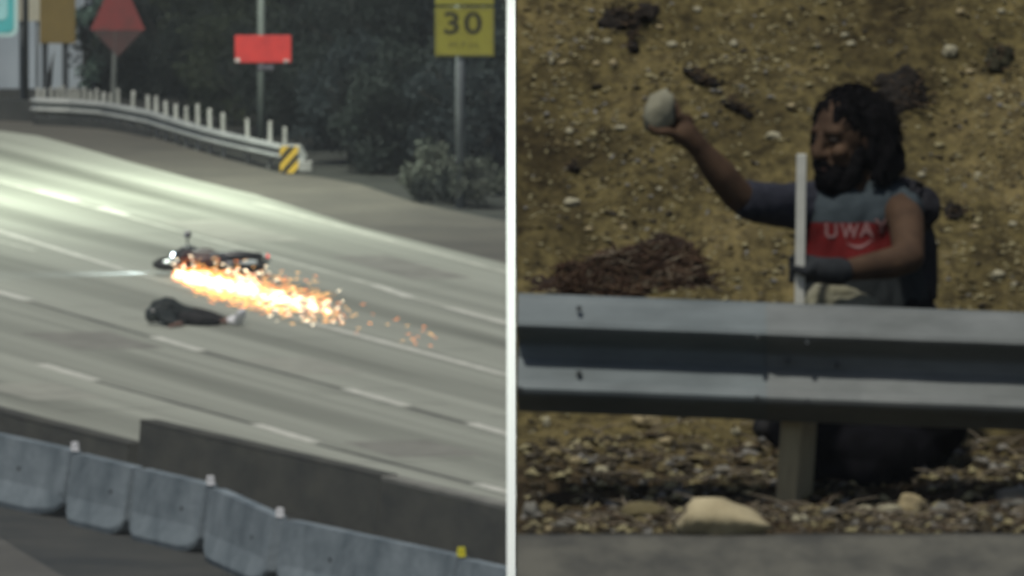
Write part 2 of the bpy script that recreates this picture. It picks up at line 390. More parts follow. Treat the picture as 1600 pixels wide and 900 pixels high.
postpx = [58, 66, 79, 88, 97, 105, 113, 121, 130, 139, 149, 160, 171, 183, 206, 230, 243, 258, 274, 290, 308, 327, 348, 386, 421, 447]
for px in postpx:
    x = (px - 800) / FPX * 440
    p = along(bp, x)
    for _ in range(3): p = along(bp, (px - 800) / FPX * p.y)
    p = p + Vector((0, .12, 0))
    hh = (0.72 if px < 175 else .80 if px < 300 else .86) + random.uniform(-.05, .04); lean = Matrix.Rotation(random.uniform(-.03, .03), 3, 'Y')
    mb = MB(); mb.box(p + Vector((0, 0, hh / 2)), (.085, .11, hh), lean, taper=(.9, .9)); mb.build('post', wpost_m, T, bevel=.015)
dk = mat('dark_kerb_concrete', (.045, .046, .043), (.028, .03, .029), 1.5, .9)
lowp = [p for p in fine if p.x < G(262, 220).x]
for a, b in zip(lowp[::6], lowp[6::6]):
    mb = MB(); mb.prism([a + Vector((0, -.5, 0)), a + Vector((0, -.3, 0)), a + Vector((0, -.3, .16)), a + Vector((0, -.5, .16))], (b - a) * .997); mb.build('kerb', dk, T)
e = bp[-1]
mb = MB(); mb.prism([e + Vector(v) for v in ((0.02, .05, .08), (.30, -.1, .08), (.42, -.1, .3), (.3, -.1, .5), (0.02, .05, .5))], (0, .22, 0)); mb.build('end_terminal', steel_m, T, bevel=.02)
mb = MB(); mb.box(e + Vector((.36, 0, .1)), (.3, .2, .2)); mb.build('anchor_block', mat('anchor_concrete', (.3, .3, .28)), T, bevel=.02)

a, b = G(-140, 184), G(51, 191)
T = thing('parapet', 'low dark concrete parapet leading up to the start of the steel rail', 'wall', b)
for k in range(5):
    mb = MB(); s0 = a + (b - a) * (k / 5); mb.prism([s0, s0 + Vector((0, .3, 0)), s0 + Vector((0, .25, .42)), s0 + Vector((0, .05, .42))], (b - a) * .198); mb.build('panel', dk, T)
# striped object marker in front of the rail end
yel_m = mat('marker_yellow', (0.62, 0.42, 0.05), (0.5, 0.33, 0.04), 3, 0.6); blk_m = mat('marker_black', (0.03, 0.028, 0.025), None, 3, 0.6)
mp_ = G(452, 272)
T = thing('object_marker', 'yellow and black striped marker panel at the rail end', 'marker', mp_)
W_, H_ = .34, .50; c0 = mp_ + Vector((0, -.15, .28))
mb = MB(); mb.box(c0, (W_, .02, H_)); mb.build('panel', yel_m, T)
def clip_stripe(x0, off_, wd):
    def clip(poly, f):
        out = []
        for a, b in zip(poly, poly[1:] + poly[:1]):
            fa, fb = f(a), f(b)
            if fa >= 0: out.append(a)
            if (fa >= 0) != (fb >= 0): t = fa / (fa - fb); out.append((a[0] + (b[0] - a[0]) * t, a[1] + (b[1] - a[1]) * t))
        return out
    poly = [(-W_ / 2, -H_ / 2), (W_ / 2, -H_ / 2), (W_ / 2, H_ / 2), (-W_ / 2, H_ / 2)]
    s = 1.15
    poly = clip(poly, lambda p: p[1] - s * p[0] - off_); 
    if len(poly) > 2: poly = clip(poly, lambda p: off_ + wd - (p[1] - s * p[0]))
    return poly
for o_ in (-.46, -.17, .12, .41):
    pl = clip_stripe(0, o_, .13)
    if len(pl) > 2:
        mb = MB(); mb.prism([c0 + Vector((x, -.013, y)) for x, y in pl], (0, -.003, 0)); mb.build('stripe', blk_m, T)
mb = MB(); mb.box(mp_ + Vector((0, -.12, .2)), (.05, .03, .42)); mb.build('post', steel_m, T)

# ------------------------------------------------------------------ signs
galv_m = mat('sign_post_steel', (0.26, 0.285, 0.29), (0.19, 0.21, 0.215), 2, 0.55, metal=.2)
def text_mesh(txt, size, width=None, extrude=0.0, bold=0.0):
    cu = bpy.data.curves.new('t', 'FONT'); cu.body = txt; cu.size = size; cu.align_x = 'CENTER'; cu.align_y = 'CENTER'; cu.extrude = extrude; cu.offset = bold
    cu.resolution_u = 4
    o = bpy.data.objects.new('t', cu); C.objects.link(o); dg = bpy.context.evaluated_depsgraph_get()
    me = bpy.data.meshes.new_from_object(o.evaluated_get(dg)); bpy.data.objects.remove(o)
    return me
def put_text(name, txt, size, c, m, parent, bold=0.0, xs=1.0):
    me = text_mesh(txt, size, extrude=.002, bold=bold); o0 = ORG(parent)
    for v in me.vertices: v.co = Vector((v.co.x * xs, -v.co.z, v.co.y)) + Vector(c) - o0
    me.materials.clear(); me.materials.append(m); me.name = name
    o = bpy.data.objects.new(name, me); C.objects.link(o); o.parent = parent
    return o
# yellow advisory speed sign
b0 = G(719, 326); s_ = FPX / b0.y
T = thing('speed_sign', 'yellow advisory sign reading 30 on a tall grey post beside the shrub', 'sign', b0)
signy = mat('sign_yellow', (0.36, 0.34, 0.045), (0.30, 0.28, 0.035), 2, 0.6); ink = mat('sign_ink', (0.055, 0.05, 0.012), None, 3, .7); rim = mat('sign_rim', (0.27, 0.25, 0.06), None, 3, .6)
def zat(py): return A(719, py, b0.y).z
zb, zt = zat(88), zat(12); xc = A(726, 50, b0.y).x; W30 = 92 / s_
mb = MB(); mb.tube([b0 + Vector((0, .1, -.1)), b0 + Vector((0, .1, zat(-120)))], .085, 12); mb.build('post', galv_m, T, smooth=True)
mb = MB(); mb.box((xc, b0.y, (zb + zt) / 2), (W30, .03, zt - zb)); mb.build('plaque', signy, T, bevel=.008)
fr_ = MB()
for z in (zb + .03, zt - .03): fr_.box((xc, b0.y - .017, z), (W30 - .06, .008, .018))
for x in (xc - W30 / 2 + .03, xc + W30 / 2 - .03): fr_.box((x, b0.y - .0165, (zb + zt) / 2), (.018, .008, zt - zb - .08))
fr_.build('border', rim, T)
mb = MB(); mb.box((xc, b0.y, zat(-36)), (W30, .03, zat(-80) - zat(7))); mb.build('upper_sign', signy, T, bevel=.008)
put_text('numeral', '3', .56, A(706, 38, b0.y - .018), ink, T, bold=.012, xs=1.25)
put_text('numeral', '0', .56, A(739, 38, b0.y - .018), ink, T, bold=.012, xs=1.25)
put_text('lettering', 'M.P.H.', .17, A(726, 71, b0.y - .018), mat('faded_ink', (.18, .17, .03), None, 3, .7), T, xs=1.3)
# red rectangular sign
b0 = G(408, 243); s_ = FPX / b0.y
red_m = mat('sign_red', (0.50, 0.035, 0.030), (0.36, 0.025, 0.025), 3, 0.55)
T = thing('red_sign', 'red rectangular sign on a slim pole behind the guardrail', 'sign', b0)
mb = MB(); mb.tube([b0 + Vector((0, .08, -.1)), A(408, -90, b0.y) + Vector((0, .08, 0))], [.075, .065], 12); mb.build('post', mat('aged_post', (.13, .145, .13), (.09, .105, .095), 2, .7), T, smooth=True)
c = A(411, 76.5, b0.y); mb = MB(); mb.box(c, (88 / s_, .03, 43 / s_)); mb.build('panel', red_m, T, bevel=.008)
stk = mat('pale_sticker', (.45, .40, .38))
MB().box(A(371, 94, b0.y - .02), (.09, .01, .07)).build('sticker', stk, T); MB().box(A(447, 95, b0.y - .02), (.09, .01, .05)).build('sticker', stk, T)
mb = MB(); mb.box(A(415, 105, b0.y + .0), (.3, .04, .08)); mb.build('bracket', mat('purple_grey', (.09, .08, .10)), T)
# red diamond roll-up sign
b0 = G(178, 182); s_ = FPX / b0.y
T = thing('diamond_sign', 'dull red diamond warning sign on a stand behind the guardrail', 'sign', b0)
c = A(184, 47, b0.y); hd = 43 / s_
mb = MB(); mb.prism([c + Vector((-hd, 0, 0)), c + Vector((hd, 0, 0)), c + Vector((.16, 0, hd * 1.55)), c + Vector((-.16, 0, hd * 1.55))], (0, .02, 0)); mb.build('upper_panel', mat('roll_up_red', (.26, .045, .043), (.17, .045, .04), 2.5, .7), T)
mb = MB(); mb.prism([c + Vector((-hd * .93, .002, -.006)), c + Vector((0, .002, -hd * .98)), c + Vector((hd * .93, .002, -.006))], (0, .02, 0)); mb.build('lower_panel', mat('brown_fabric', (.10, .048, .044), (.06, .04, .037), 2.5, .8), T)  # lower half darker and browner than the upper
mb = MB(); mb.tube([b0 + Vector((-.03, .05, 0)), c + Vector((-.03, .05, hd))], .05, 8); mb.build('mast', mat('stand_grey', (.16, .17, .155), None, 2, .6), T)
for a in (30, 150, 210, 330):
    mb = MB(); mb.tube([b0 + Vector((-.03, .05, .25)), b0 + Vector((.45 * math.cos(R(a)), .05 + .4 * math.sin(R(a)), 0.02))], .02, 6); mb.build('leg', steel_m, T)
# ochre rectangular sign
b0 = G(92, 178); s_ = FPX / b0.y
T = thing('ochre_sign', 'dull ochre rectangular sign on two dark posts', 'sign', b0)
mb = MB(); mb.box(A(90, 20, b0.y), (56 / s_, .03, 96 / s_)); mb.build('panel', mat('ochre_sheet', (.20, .14, .04), (.165, .115, .032), 2, .6), T, bevel=.008)
for px in (70, 102):
    mb = MB(); q = A(px, 0, b0.y); mb.box((q.x, b0.y + .07, 1.2), (.12, .1, 2.6)); mb.build('post', mat('dark_timber', (.045, .05, .055), None, 3, .8), T)
# cyan guide sign with white border
b0 = G(10, 172); s_ = FPX / b0.y
T = thing('guide_sign', 'bright teal guide sign with white rounded border', 'sign', b0)
def rrect(c, wdt, hgt, r, y, n=6):
    pts = []
    for cx, cz, a0 in ((wdt / 2 - r, hgt / 2 - r, 0), (-wdt / 2 + r, hgt / 2 - r, 90), (-wdt / 2 + r, -hgt / 2 + r, 180), (wdt / 2 - r, -hgt / 2 + r, 270)):
        for k in range(n + 1): a = R(a0 + 90 * k / n); pts.append(c + Vector((cx + r * math.cos(a), y, cz + r * math.sin(a))))
    return pts
wd, hg = 1.9, 1.5; c = A(28, 57, b0.y) + Vector((-wd / 2, 0, hg / 2))
mb = MB(); mb.prism(rrect(c, wd, hg, .16, 0), (0, .04, 0)); mb.build('border', mat('border_white', (.62, .86, .82), (.55, .8, .78), 3, .5), T)
mb = MB(); mb.prism(rrect(c, wd - .16, hg - .16, .12, -.012), (0, .01, 0)); mb.build('panel', mat('teal_sheeting', (.12, .60, .60), (.10, .48, .50), 1.2, .5), T)
mb = MB(); mb.prism(rrect(c + Vector((.62, 0, -.12)), .26, .62, .12, -.02), (0, .005, 0)); mb.build('marking', mat('pale_marking', (.45, .85, .85), None, 2, .5), T)
for dx in (-.6, .5):
    mb = MB(); mb.box((c.x + dx, b0.y + .09, 1.3), (.12, .1, 2.6)); mb.build('post', galv_m, T)
# dark pole beside it and cream board
b0 = G(40, 176)
mb = MB(); mb.tube([b0 + Vector((0, .1, -.1)), b0 + Vector((0, .1, 6.5))], [.065, .05], 10)
mb.tube([b0 + Vector((0, .1, 0)), b0 + Vector((0, .1, .12))], [.12, .1], 10)
single(mb, 'utility_pole', mat('dark_pole', (.05, .052, .05), None, 2, .7), 'slim dark pole between the teal sign and the ochre sign', 'pole', b0, smooth=True)
b0 = G(46, 168); s_ = FPX / b0.y
T = thing('cream_board', 'pale cream board behind the slim dark pole', 'sign', b0)
mb = MB(); mb.box(A(46, 5, b0.y), (42 / s_, .03, 56 / s_)); mb.build('panel', mat('cream_sheet', (.55, .52, .40), (.45, .43, .34), 2, .7), T)
for dx in (-.15, .15):
    mb = MB(); mb.box((A(46, 5, b0.y).x + dx, b0.y + .05, 1.1), (.06, .05, 2.2)); mb.build('post', galv_m, T)
# pale wall of the building at the far left
b0 = G(0, 160); 
T = thing('roadside_building', 'pale blue grey building wall behind the teal sign', 'building', b0 + Vector((-2, 4, 0)))
yb = b0.y + 4
xr = A(150, 100, yb).x
bw = mat('pale_blue_render', (.44, .50, .54), (.36, .42, .46), .6, .85)
k = 0; x = xr
while x > xr - 9:
    mb = MB(); mb.box((x - .75, yb + .1, 2.6), (1.48, .2, 5.2)); mb.build('wall_panel', bw, T, bevel=.01); x -= 1.5; k += 1
mb = MB(); mb.box((xr - 4.5, yb + 2.2, 2.5), (9, 4, 5)); mb.build('wall', bw, T)
mb = MB(); mb.box((xr - 4.5, yb + 2.0, 5.3), (9.6, 5, .2)); mb.build('roof', mat('flat_roof', (.1, .1, .1)), T)

# ------------------------------------------------------------------ trees and shrubs
bark_m = mat('bark', (.045, .038, .03), (.025, .022, .018), 6, .95, .02, 20)
def leaf_mat(name, c1, c2):
    return mat(name, c1, c2, 1.3, .7, detail=3, spec=.2, mid=(.3, .7))
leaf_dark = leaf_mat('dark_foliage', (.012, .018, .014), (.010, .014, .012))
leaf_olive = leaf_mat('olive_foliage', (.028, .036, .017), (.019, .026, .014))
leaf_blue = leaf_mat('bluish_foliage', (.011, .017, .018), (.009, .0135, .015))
leaf_grey = leaf_mat('lit_grey_green_foliage', (.125, .14, .105), (.075, .088, .068))  # leaf colour lightened to show these shrubs as lit
leaf_teal = leaf_mat('teal_foliage', (.13, .20, .16), (.07, .11, .09))
def tree(name, base, h, rad, leaves, lm, label, cat, low=.12, lsize=.13, group=None, squash=1.0, clumps=22):
    T = thing(name, label, cat, base, group); base = Vector(base)
    tr = MB(); top = base + Vector((random.uniform(-.3, .3), 0, h * .7))
    k = 5; tr.tube([base + (top - base) * (i / k) + Vector((.06 * random.uniform(-1, 1), .06 * random.uniform(-1, 1), -.05 if i == 0 else 0)) for i in range(k + 1)], [max(.012, h * .016 * (1 - .8 * i / k)) for i in range(k + 1)], 8)
    cl = []
    for i in range(clumps):
        while True:
            p = Vector((random.uniform(-1, 1), random.uniform(-1, 1), random.uniform(-1, 1)))
            if p.length < 1: break
        c = base + Vector((p.x * rad * .8, p.y * rad * .8, h * (low + (1 - low) * (.5 + .46 * p.z)) * squash)); r = rad * random.uniform(.2, .42)
        c.z = max(c.z, r * .6); cl.append((c, r))
        s = base + (top - base) * min(.95, max(.08, (c.z - base.z) / h * .75)); tr.tube([s, (s + c) / 2 + Vector((0, 0, .05 * h)), c], [h * .011, h * .007, h * .003], 5)
    tr.build('trunk', bark_m, T, smooth=True)
    lv = MB()
    for i in range(leaves):
        c, r = random.choice(cl); d = Vector((random.gauss(0, 1), random.gauss(0, 1), random.gauss(0, .8))).normalized() * r * random.uniform(.35, 1.12)
        p = c + d
        if p.z < .03: p.z = .03 + random.random() * .2
        a = Vector((random.gauss(0, 1), random.gauss(0, 1), random.gauss(0, .6))).normalized(); b = a.orthogonal().normalized(); b.rotate(Matrix.Rotation(random.random() * 6.28, 3, a))
        c2 = a.cross(b); s = lsize * random.uniform(.6, 1.3)
        lv.face([p - b * s * .5, p + c2 * s * .28 + a * s * .08, p + b * s * .5, p - c2 * s * .28 + a * s * .08])
    lv.build('crown', lm, T, fix=False)
    return T
gb = 'dark trees behind the far shoulder'
tree('oak_tree', G(345, 190) + Vector((0, 3, 0)), 5.0, 1.3, 9000, leaf_olive, 'olive green bushy tree behind the red sign pole', 'tree', low=.0, group=gb, clumps=30)
tree('oak_tree', G(345, 170) + Vector((-.6, 8, 0)), 5.5, 1.5, 8000, leaf_olive, 'taller olive tree deep behind the red rectangular sign', 'tree', group=gb)
for i, (px, py, dy, h, r, lm) in enumerate([(215, 175, 6, 4.4, 1.6, leaf_dark), (265, 172, 12, 8, 1.9, leaf_blue), (440, 200, 6, 7, 1.6, leaf_dark), (490, 215, 10, 8, 1.9, leaf_dark),
        (560, 245, 5, 7, 1.5, leaf_dark), (610, 240, 12, 8, 2.0, leaf_blue), (665, 265, 8, 8, 1.7, leaf_dark), (735, 280, 11, 8, 1.9, leaf_blue), (790, 300, 6, 7, 1.5, leaf_blue), (830, 300, 12, 8, 1.9, leaf_dark),
        (300, 165, 18, 9, 2.2, leaf_dark), (400, 175, 18, 9, 2.2, leaf_dark), (530, 200, 20, 9, 2.3, leaf_blue), (690, 230, 22, 9, 2.3, leaf_dark), (160, 160, 14, 8, 1.5, leaf_blue), (890, 330, 7, 7, 1.6, leaf_dark), (960, 345, 9, 8, 1.8, leaf_blue), (1040, 365, 8, 8, 1.8, leaf_dark), (1130, 385, 9, 8, 1.8, leaf_blue), (1230, 410, 9, 8, 1.8, leaf_dark), (1330, 440, 9, 8, 1.8, leaf_dark)]):
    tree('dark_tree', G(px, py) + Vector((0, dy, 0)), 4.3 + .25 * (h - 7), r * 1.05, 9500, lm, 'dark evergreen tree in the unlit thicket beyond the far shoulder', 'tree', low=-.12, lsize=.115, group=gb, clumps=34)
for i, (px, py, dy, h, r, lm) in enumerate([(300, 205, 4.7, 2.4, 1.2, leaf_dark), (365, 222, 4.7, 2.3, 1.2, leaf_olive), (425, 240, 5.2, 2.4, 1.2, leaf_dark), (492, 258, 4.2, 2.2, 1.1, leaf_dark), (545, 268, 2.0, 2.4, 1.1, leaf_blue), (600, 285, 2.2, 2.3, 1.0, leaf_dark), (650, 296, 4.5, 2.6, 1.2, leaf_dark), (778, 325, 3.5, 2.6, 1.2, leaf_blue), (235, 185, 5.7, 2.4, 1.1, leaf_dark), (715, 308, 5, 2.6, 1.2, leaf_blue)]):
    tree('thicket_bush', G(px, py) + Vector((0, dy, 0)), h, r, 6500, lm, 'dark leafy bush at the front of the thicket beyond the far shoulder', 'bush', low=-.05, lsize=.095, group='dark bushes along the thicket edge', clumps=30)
tree('slender_tree', G(70, 165) + Vector((0, 5, 0)), 5.5, .35, 500, leaf_dark, 'thin dark trunk under the ochre sign', 'tree', low=.5)
tree('teal_bush', G(134, 168) + Vector((0, 4, 0)), 2.2, .42, 900, leaf_teal, 'pale teal green bush beside the ochre sign', 'bush', low=.05)
tree('grey_shrub', G(668, 318) + Vector((0, 1.0, 0)), 1.05, .62, 2600, leaf_grey, 'lit-coloured grey green shrub left of the tall yellow sign post', 'shrub', low=.02, lsize=.09)
tree('grey_shrub', G(748, 330) + Vector((0, 1.0, 0)), 1.0, .62, 2400, leaf_grey, 'lit-coloured grey green shrub behind the tall yellow sign post', 'shrub', low=.02, lsize=.09)
tree('low_shrub', G(700, 322) + Vector((0, .6, 0)), .6, .75, 1600, leaf_dark, 'low dark shrub at the foot of the yellow sign post', 'shrub', low=.02, lsize=.09)

# ------------------------------------------------------------------ street lamps (one lights the highway; the added pole's lamp whitens the pole)
lampw = mat('white_enamel_pole', (.92, .92, .92), (.88, .88, .89), .6, .5, spec=.3)
def street_lamp(base, h, arm, label, power, half=.065, pm=lampw):
    T = thing('street_lamp', label, 'street lamp', base, 'street lamps along the highway'); base = Vector(base); arm = Vector(arm)
    mb = MB(); mb.box(base + Vector((0, 0, .35)), (half * 5, half * 5, .7)); mb.build('footing', mat('footing_concrete', (.3, .3, .28)), T, bevel=.03)
    mb = MB(); mb.box(base + Vector((0, 0, .6 + (h - .6) / 2)), (half * 2, half * 2, h - .6)); mb.build('pole', pm, T, bevel=.008)
    t = base + Vector((0, 0, h)); mb = MB(); mb.tube([t - Vector((0, 0, .3)), t + arm * .35 + Vector((0, 0, .3)), t + arm * .75 + Vector((0, 0, .45)), t + arm + Vector((0, 0, .45))], [.06, .05, .045, .04], 8); mb.build('arm', pm, T, smooth=True)
    hc = t + arm + Vector((0, 0, .42)); rz = Matrix.Rotation(math.atan2(arm.y, arm.x), 3, 'Z')
    mb = MB(); mb.box(hc, (.9, .36, .14), rz, taper=(.85, .8)); hd_ = mb.build('lamp_head', mat('lamp_head_grey', (.4, .4, .4)), T, bevel=.02)
    mb = MB(); mb.box(hc - Vector((0, 0, .085)), (.6, .26, .02), rz); mb.build('lens', emit('lamp_lens', (.92, 1.0, .82), 12), T)
    if power:
        ld = bpy.data.lights.new('lamp_light', 'AREA'); ld.shape = 'RECTANGLE'; ld.size = .6; ld.size_y = .26; ld.energy = power; ld.color = (.90, 1.0, .86); ld.spread = R(150)
        lo = bpy.data.objects.new('lamp_light', ld); C.objects.link(lo); lo.parent = T; lo.location = hc - Vector((0, 0, .12)) - base
    return T
street_lamp((0.0 - .004, 300, 0), 12.6, (-2.6, -3.4, 0), 'tall square white pole added to divide the highway from the hillside', 900, half=15.4 / 2 * 300 / FPX)  # added pole, with a lamp that whitens the pole itself
street_lamp((-14.5, 424, 0), 12.5, (7.0, -2.0, 0), 'street lamp left of the lanes beyond the concrete barriers', 3000)

# ================================================================== CRASHED MOTORCYCLE, SPARKS, RIDER
chrome = mat('scuffed_metal', (.35, .35, .36), (.2, .2, .21), 12, .35, metal=.8)
black_paint = mat('black_bodywork', (.018, .018, .02), (.010, .010, .011), 8, .4, spec=.5)
rubber = mat('tyre_rubber', (.018, .018, .018), None, 10, .85)
redp = mat('spark_tinted_body', (.05, .012, .010), (.03, .008, .008), 8, .45)  # reddish light of the sparks is put into this dark body colour
m0 = G(330, 430)
T = thing('motorcycle', 'black motorcycle sliding on its side trailing sparks', 'motorcycle', m0)
tilt = Matrix.Rotation(R(4), 3, 'Z') @ Matrix.Rotation(R(66), 3, 'X')      # front wheel to -x, wheels swung towards the camera
tilt = Matrix.Rotation(R(-6), 3, 'Z') @ Matrix.Rotation(R(-80), 3, 'X')
lift = Vector((0, .1, .22))
def MP(x, y, z): return m0 + lift + tilt @ Vector((x, y, z - .45))
def mtube(pts, r, seg=8): return MB().tube([MP(*p) for p in pts], r, seg)
def wheel(cx, rz):
    R_ = .31; mbt = MB(); n = 28; prof = [(R_, -.03), (R_ + .012, 0), (R_, .03), (R_ - .05, .06), (R_ - .09, .05), (R_ - .09, -.05), (R_ - .05, -.06)]
    for k in range(n):
        a = 2 * math.pi * k / n
        for r, y in prof: mbt.v.append(MP(cx + r * math.cos(a), y, rz + r * math.sin(a)))
    q = len(prof)
    for k in range(n):
        for j in range(q):
            jj = (j + 1) % q; kk = (k + 1) % n; mbt.f.append((k * q + j, k * q + jj, kk * q + jj, kk * q + j)); mbt.m.append(0)
    o = mbt.build('wheel', rubber, T, smooth=True)
    rb = MB()
    for k in range(5):
        a = 2 * math.pi * k / 5; rb.tube([MP(cx + .03 * math.cos(a), 0, rz + .03 * math.sin(a)), MP(cx + .23 * math.cos(a + .2), 0, rz + .23 * math.sin(a + .2))], .018, 6)
    rb.tube([MP(cx, -.06, rz), MP(cx, .06, rz)], .045, 10); rb.tube([MP(cx, -.05, rz), MP(cx, -.045, rz)], .13, 14)
    rb.build('rim', chrome, o)
wheel(-.70, .31); wheel(.70, .31)
for s in (-.09, .09): mtube([(-.70, s, .31), (-.56, s, .68), (-.47, s, .92)], .024).build('fork_leg', chrome, T)
mtube([(-.44, -.42, .96), (-.48, -.25, .98), (-.48, 0, .93), (-.48, .25, .98), (-.44, .42, .96)], .016).build('handlebar', black_paint, T)
for s in (-1, 1):
    mtube([(-.47, s * .26, .98), (-.50, s * .30, 1.16)], .01).build('mirror_stem', black_paint, T)
    mb = MB().ellipsoid(MP(-.50, s * .31, 1.2), (.07, .07, .05), tilt); mb.build('mirror', chrome, T, smooth=True)
mb = MB().ellipsoid(MP(-.20, 0, .84), (.30, .16, .14), tilt, jit=.05); mb.build('fuel_tank', redp, T, smooth=True)
mb = MB().chain([(MP(.10, 0, .80), .10), (MP(.45, 0, .82), .12), (MP(.80, 0, .92), .06)]); mb.build('seat', black_paint, T, smooth=True)
mb = MB().ellipsoid(MP(.02, 0, .48), (.30, .19, .20), tilt, jit=.25, seed=3); mb.build('engine', mat('engine_metal', (.09, .09, .095), None, 12, .5, metal=.5), T, smooth=True)
mb = MB().ellipsoid(MP(-.45, 0, .75), (.26, .22, .26), tilt, jit=.15, seed=5); mb.build('front_fairing', black_paint, T, smooth=True)
mb = MB().ellipsoid(MP(-.15, .0, .50), (.42, .2, .24), tilt, jit=.15, seed=6); mb.build('side_fairing', redp, T, smooth=True)
mtube([(.1, .17, .30), (.45, .2, .36), (.85, .2, .52)], .05, 10).build('exhaust', chrome, T, smooth=True)
mtube([(.15, 0, .42), (.70, 0, .31)], .04).build('swingarm', chrome, T)
mb = MB().chain([(MP(.85, 0, .88), .03), (MP(1.02, 0, .62), .02)]); mb.build('rear_fender', black_paint, T, smooth=True)
mb = MB().ellipsoid(MP(-.70, 0, .80), (.05, .08, .08), tilt); mb.build('headlight', emit('headlight_glass', (.75, .9, 1.0), 14), T, smooth=True)
mb = MB().ellipsoid(MP(.95, 0, .90), (.02, .045, .02), tilt); mb.build('tail_light', emit('tail_light_glass', (1, .05, .04), 1.2), T, smooth=True)

hl = bpy.data.lights.new('headlight_beam', 'SPOT'); hl.energy = 260; hl.color = (.70, .86, 1.0); hl.spot_size = R(50); hl.spot_blend = .8; hl.shadow_soft_size = .06
ho = bpy.data.objects.new('headlight_beam', hl); C.objects.link(ho); ho.parent = T; ho.location = MP(-.79, 0, .80) - m0
ho.rotation_euler = (-Vector((-1, -.25, -.22))).to_track_quat('Z', 'Y').to_euler()
hot = [emit('spark_white', (1.0, .84, .58), 6.0), emit('spark_yellow', (1.0, .52, .15), 2.2), emit('spark_orange', (1.0, .28, .06), 1.7)]
mb = MB()
def spark(p, l, t, d, m):
    d = d.normalized(); u = d.orthogonal().normalized(); v = d.cross(u); a, b = p - d * l / 2, p + d * l / 2
    i = len(mb.v); mb.v += [a, p + u * t, p + v * t, p - u * t, p - v * t, b]
    for k in range(4):
        j = (k + 1) % 4; mb.f += [(i, i + 1 + j, i + 1 + k), (i + 5, i + 1 + k, i + 1 + j)]; mb.m += [m, m]
rs = random.Random(5)
for k in range(1150):                                    # the dense root of the plume under the bike
    t = min(1.5, abs(rs.gauss(0, .55)) + rs.random() * .3); px = 270 + 160 * t; cy = 430 + 36 * t; py = cy + rs.gauss(0, 4 + 7 * min(1, t * 3))
    p = G(px, py + 4); p.z = abs(rs.gauss(0.02, .06)) + .02
    spark(p, rs.uniform(.08, .26), rs.uniform(.006, .013), Vector((1, rs.uniform(-1.5, .2), rs.uniform(-.3, .5))), 0 if rs.random() < .72 - abs(py - cy) / 16 else rs.choice((1, 1, 2)))
for k in range(330):                                     # the thinning tail
    t = rs.random() ** 1.6; px = 390 + 150 * t + rs.gauss(0, 10); cy = 452 + 42 * t; py = cy + rs.gauss(0, 15)
    p = G(px, py + 4); p.z = abs(rs.gauss(0.02, .09)) + .02
    spark(p, rs.uniform(.05, .16), rs.uniform(.0045, .010), Vector((1, rs.uniform(-1.5, .2), rs.uniform(-.4, .4))), rs.choice((0, 1, 1, 2, 2)))
for k in range(34):
    px = 520 + 180 * rs.random() ** 1.5; py = 492 + (px - 520) * .25 + rs.gauss(0, 10); p = G(px, py + 3); p.z = abs(rs.gauss(0, .06)) + .02
    spark(p, rs.uniform(.05, .14), rs.uniform(.005, .010), Vector((1, rs.uniform(-1, .2), rs.uniform(-.4, .4))), rs.choice((1, 2, 2)))
for k in range(260):                                     # licking up over the bodywork
    px = rs.uniform(270, 400); p = G(px, 432 + (px - 270) * .12); p.y -= rs.uniform(.3, .9); p.z = abs(rs.gauss(0, .17)) + .03
    spark(p, rs.uniform(.04, .1), rs.uniform(.005, .012), Vector((1, rs.uniform(-1, 1), rs.uniform(-.4, .6))), rs.choice((0, 1, 2)))
o = single(mb, 'sparks', hot, 'shower of glowing orange sparks streaming behind the sliding motorcycle', 'sparks', G(330, 440), kind='stuff', fix=False)

# rider lying on the lane
jacket = mat('black_jacket', (.016, .022, .020), (.009, .012, .012), 10, .7); jeans = mat('dark_trousers', (.020, .019, .019), (.012, .012, .012), 14, .85)
skin_p = mat('skin', (.20, .12, .09), (.16, .095, .07), 10, .6); white_shoe = mat('white_shoe', (.74, .74, .74), (.62, .62, .64), 10, .6)
helm = mat('dark_helmet', (.022, .03, .027), (.015, .02, .018), 6, .35, spec=.5)
r0 = G(300, 512)
T = thing('person', 'person in black lying on the lane behind the motorcycle, white shoes', 'person', r0)
def RP(px, z, dy=0.0):
    q = G(px, 508); return Vector((q.x, q.y + dy, z))
body = MB(); jk = MB(); tr = MB()
jk.chain([(RP(250, .24, .05), .20), (RP(262, .27, .1), .21), (RP(280, .20, .1), .17), (RP(296, .16, .1), .14)])
jk.chain([(RP(254, .30, .3), .09), (RP(268, .17, -.25), .07), (RP(274, .08, -.5), .055)])
jk.chain([(RP(250, .22, -.1), .10), (RP(262, .10, -.45), .065), (RP(285, .07, -.45), .05)])
tr.chain([(RP(290, .16, .12), .15), (RP(305, .17, .12), .13), (RP(325, .15, .1), .10), (RP(346, .09, .1), .075)])
tr.chain([(RP(290, .12, -.1), .13), (RP(318, .11, -.3), .10), (RP(340, .085, -.25), .075)])
body.chain([(RP(244, .17, .0), .085), (RP(256, .18, .05), .08), (RP(285, .14, .1), .1), (RP(300, .12, .1), .09), (RP(345, .09, .1), .05), (RP(362, .08, .1), .045)])
body.chain([(RP(300, .11, -.1), .08), (RP(338, .08, -.25), .05), (RP(358, .08, -.2), .042)])
body.chain([(RP(285, .07, -.46), .035), (RP(276, .06, -.62), .04)])
for k in range(4): body.chain([(RP(275 - 2 * k, .055, -.64), .013), (RP(271 - 2 * k, .045, -.78), .011), (RP(270 - 2 * k, .03, -.86), .010)])
body.chain([(RP(282, .055, -.62), .014), (RP(286, .04, -.74), .011)])
bo = blob(body, 'body', skin_p, .012, T)
blob(jk, 'jacket', jacket, .015, bo, 3, .018, 9); blob(tr, 'trousers', jeans, .015, bo, 3, .012, 9)
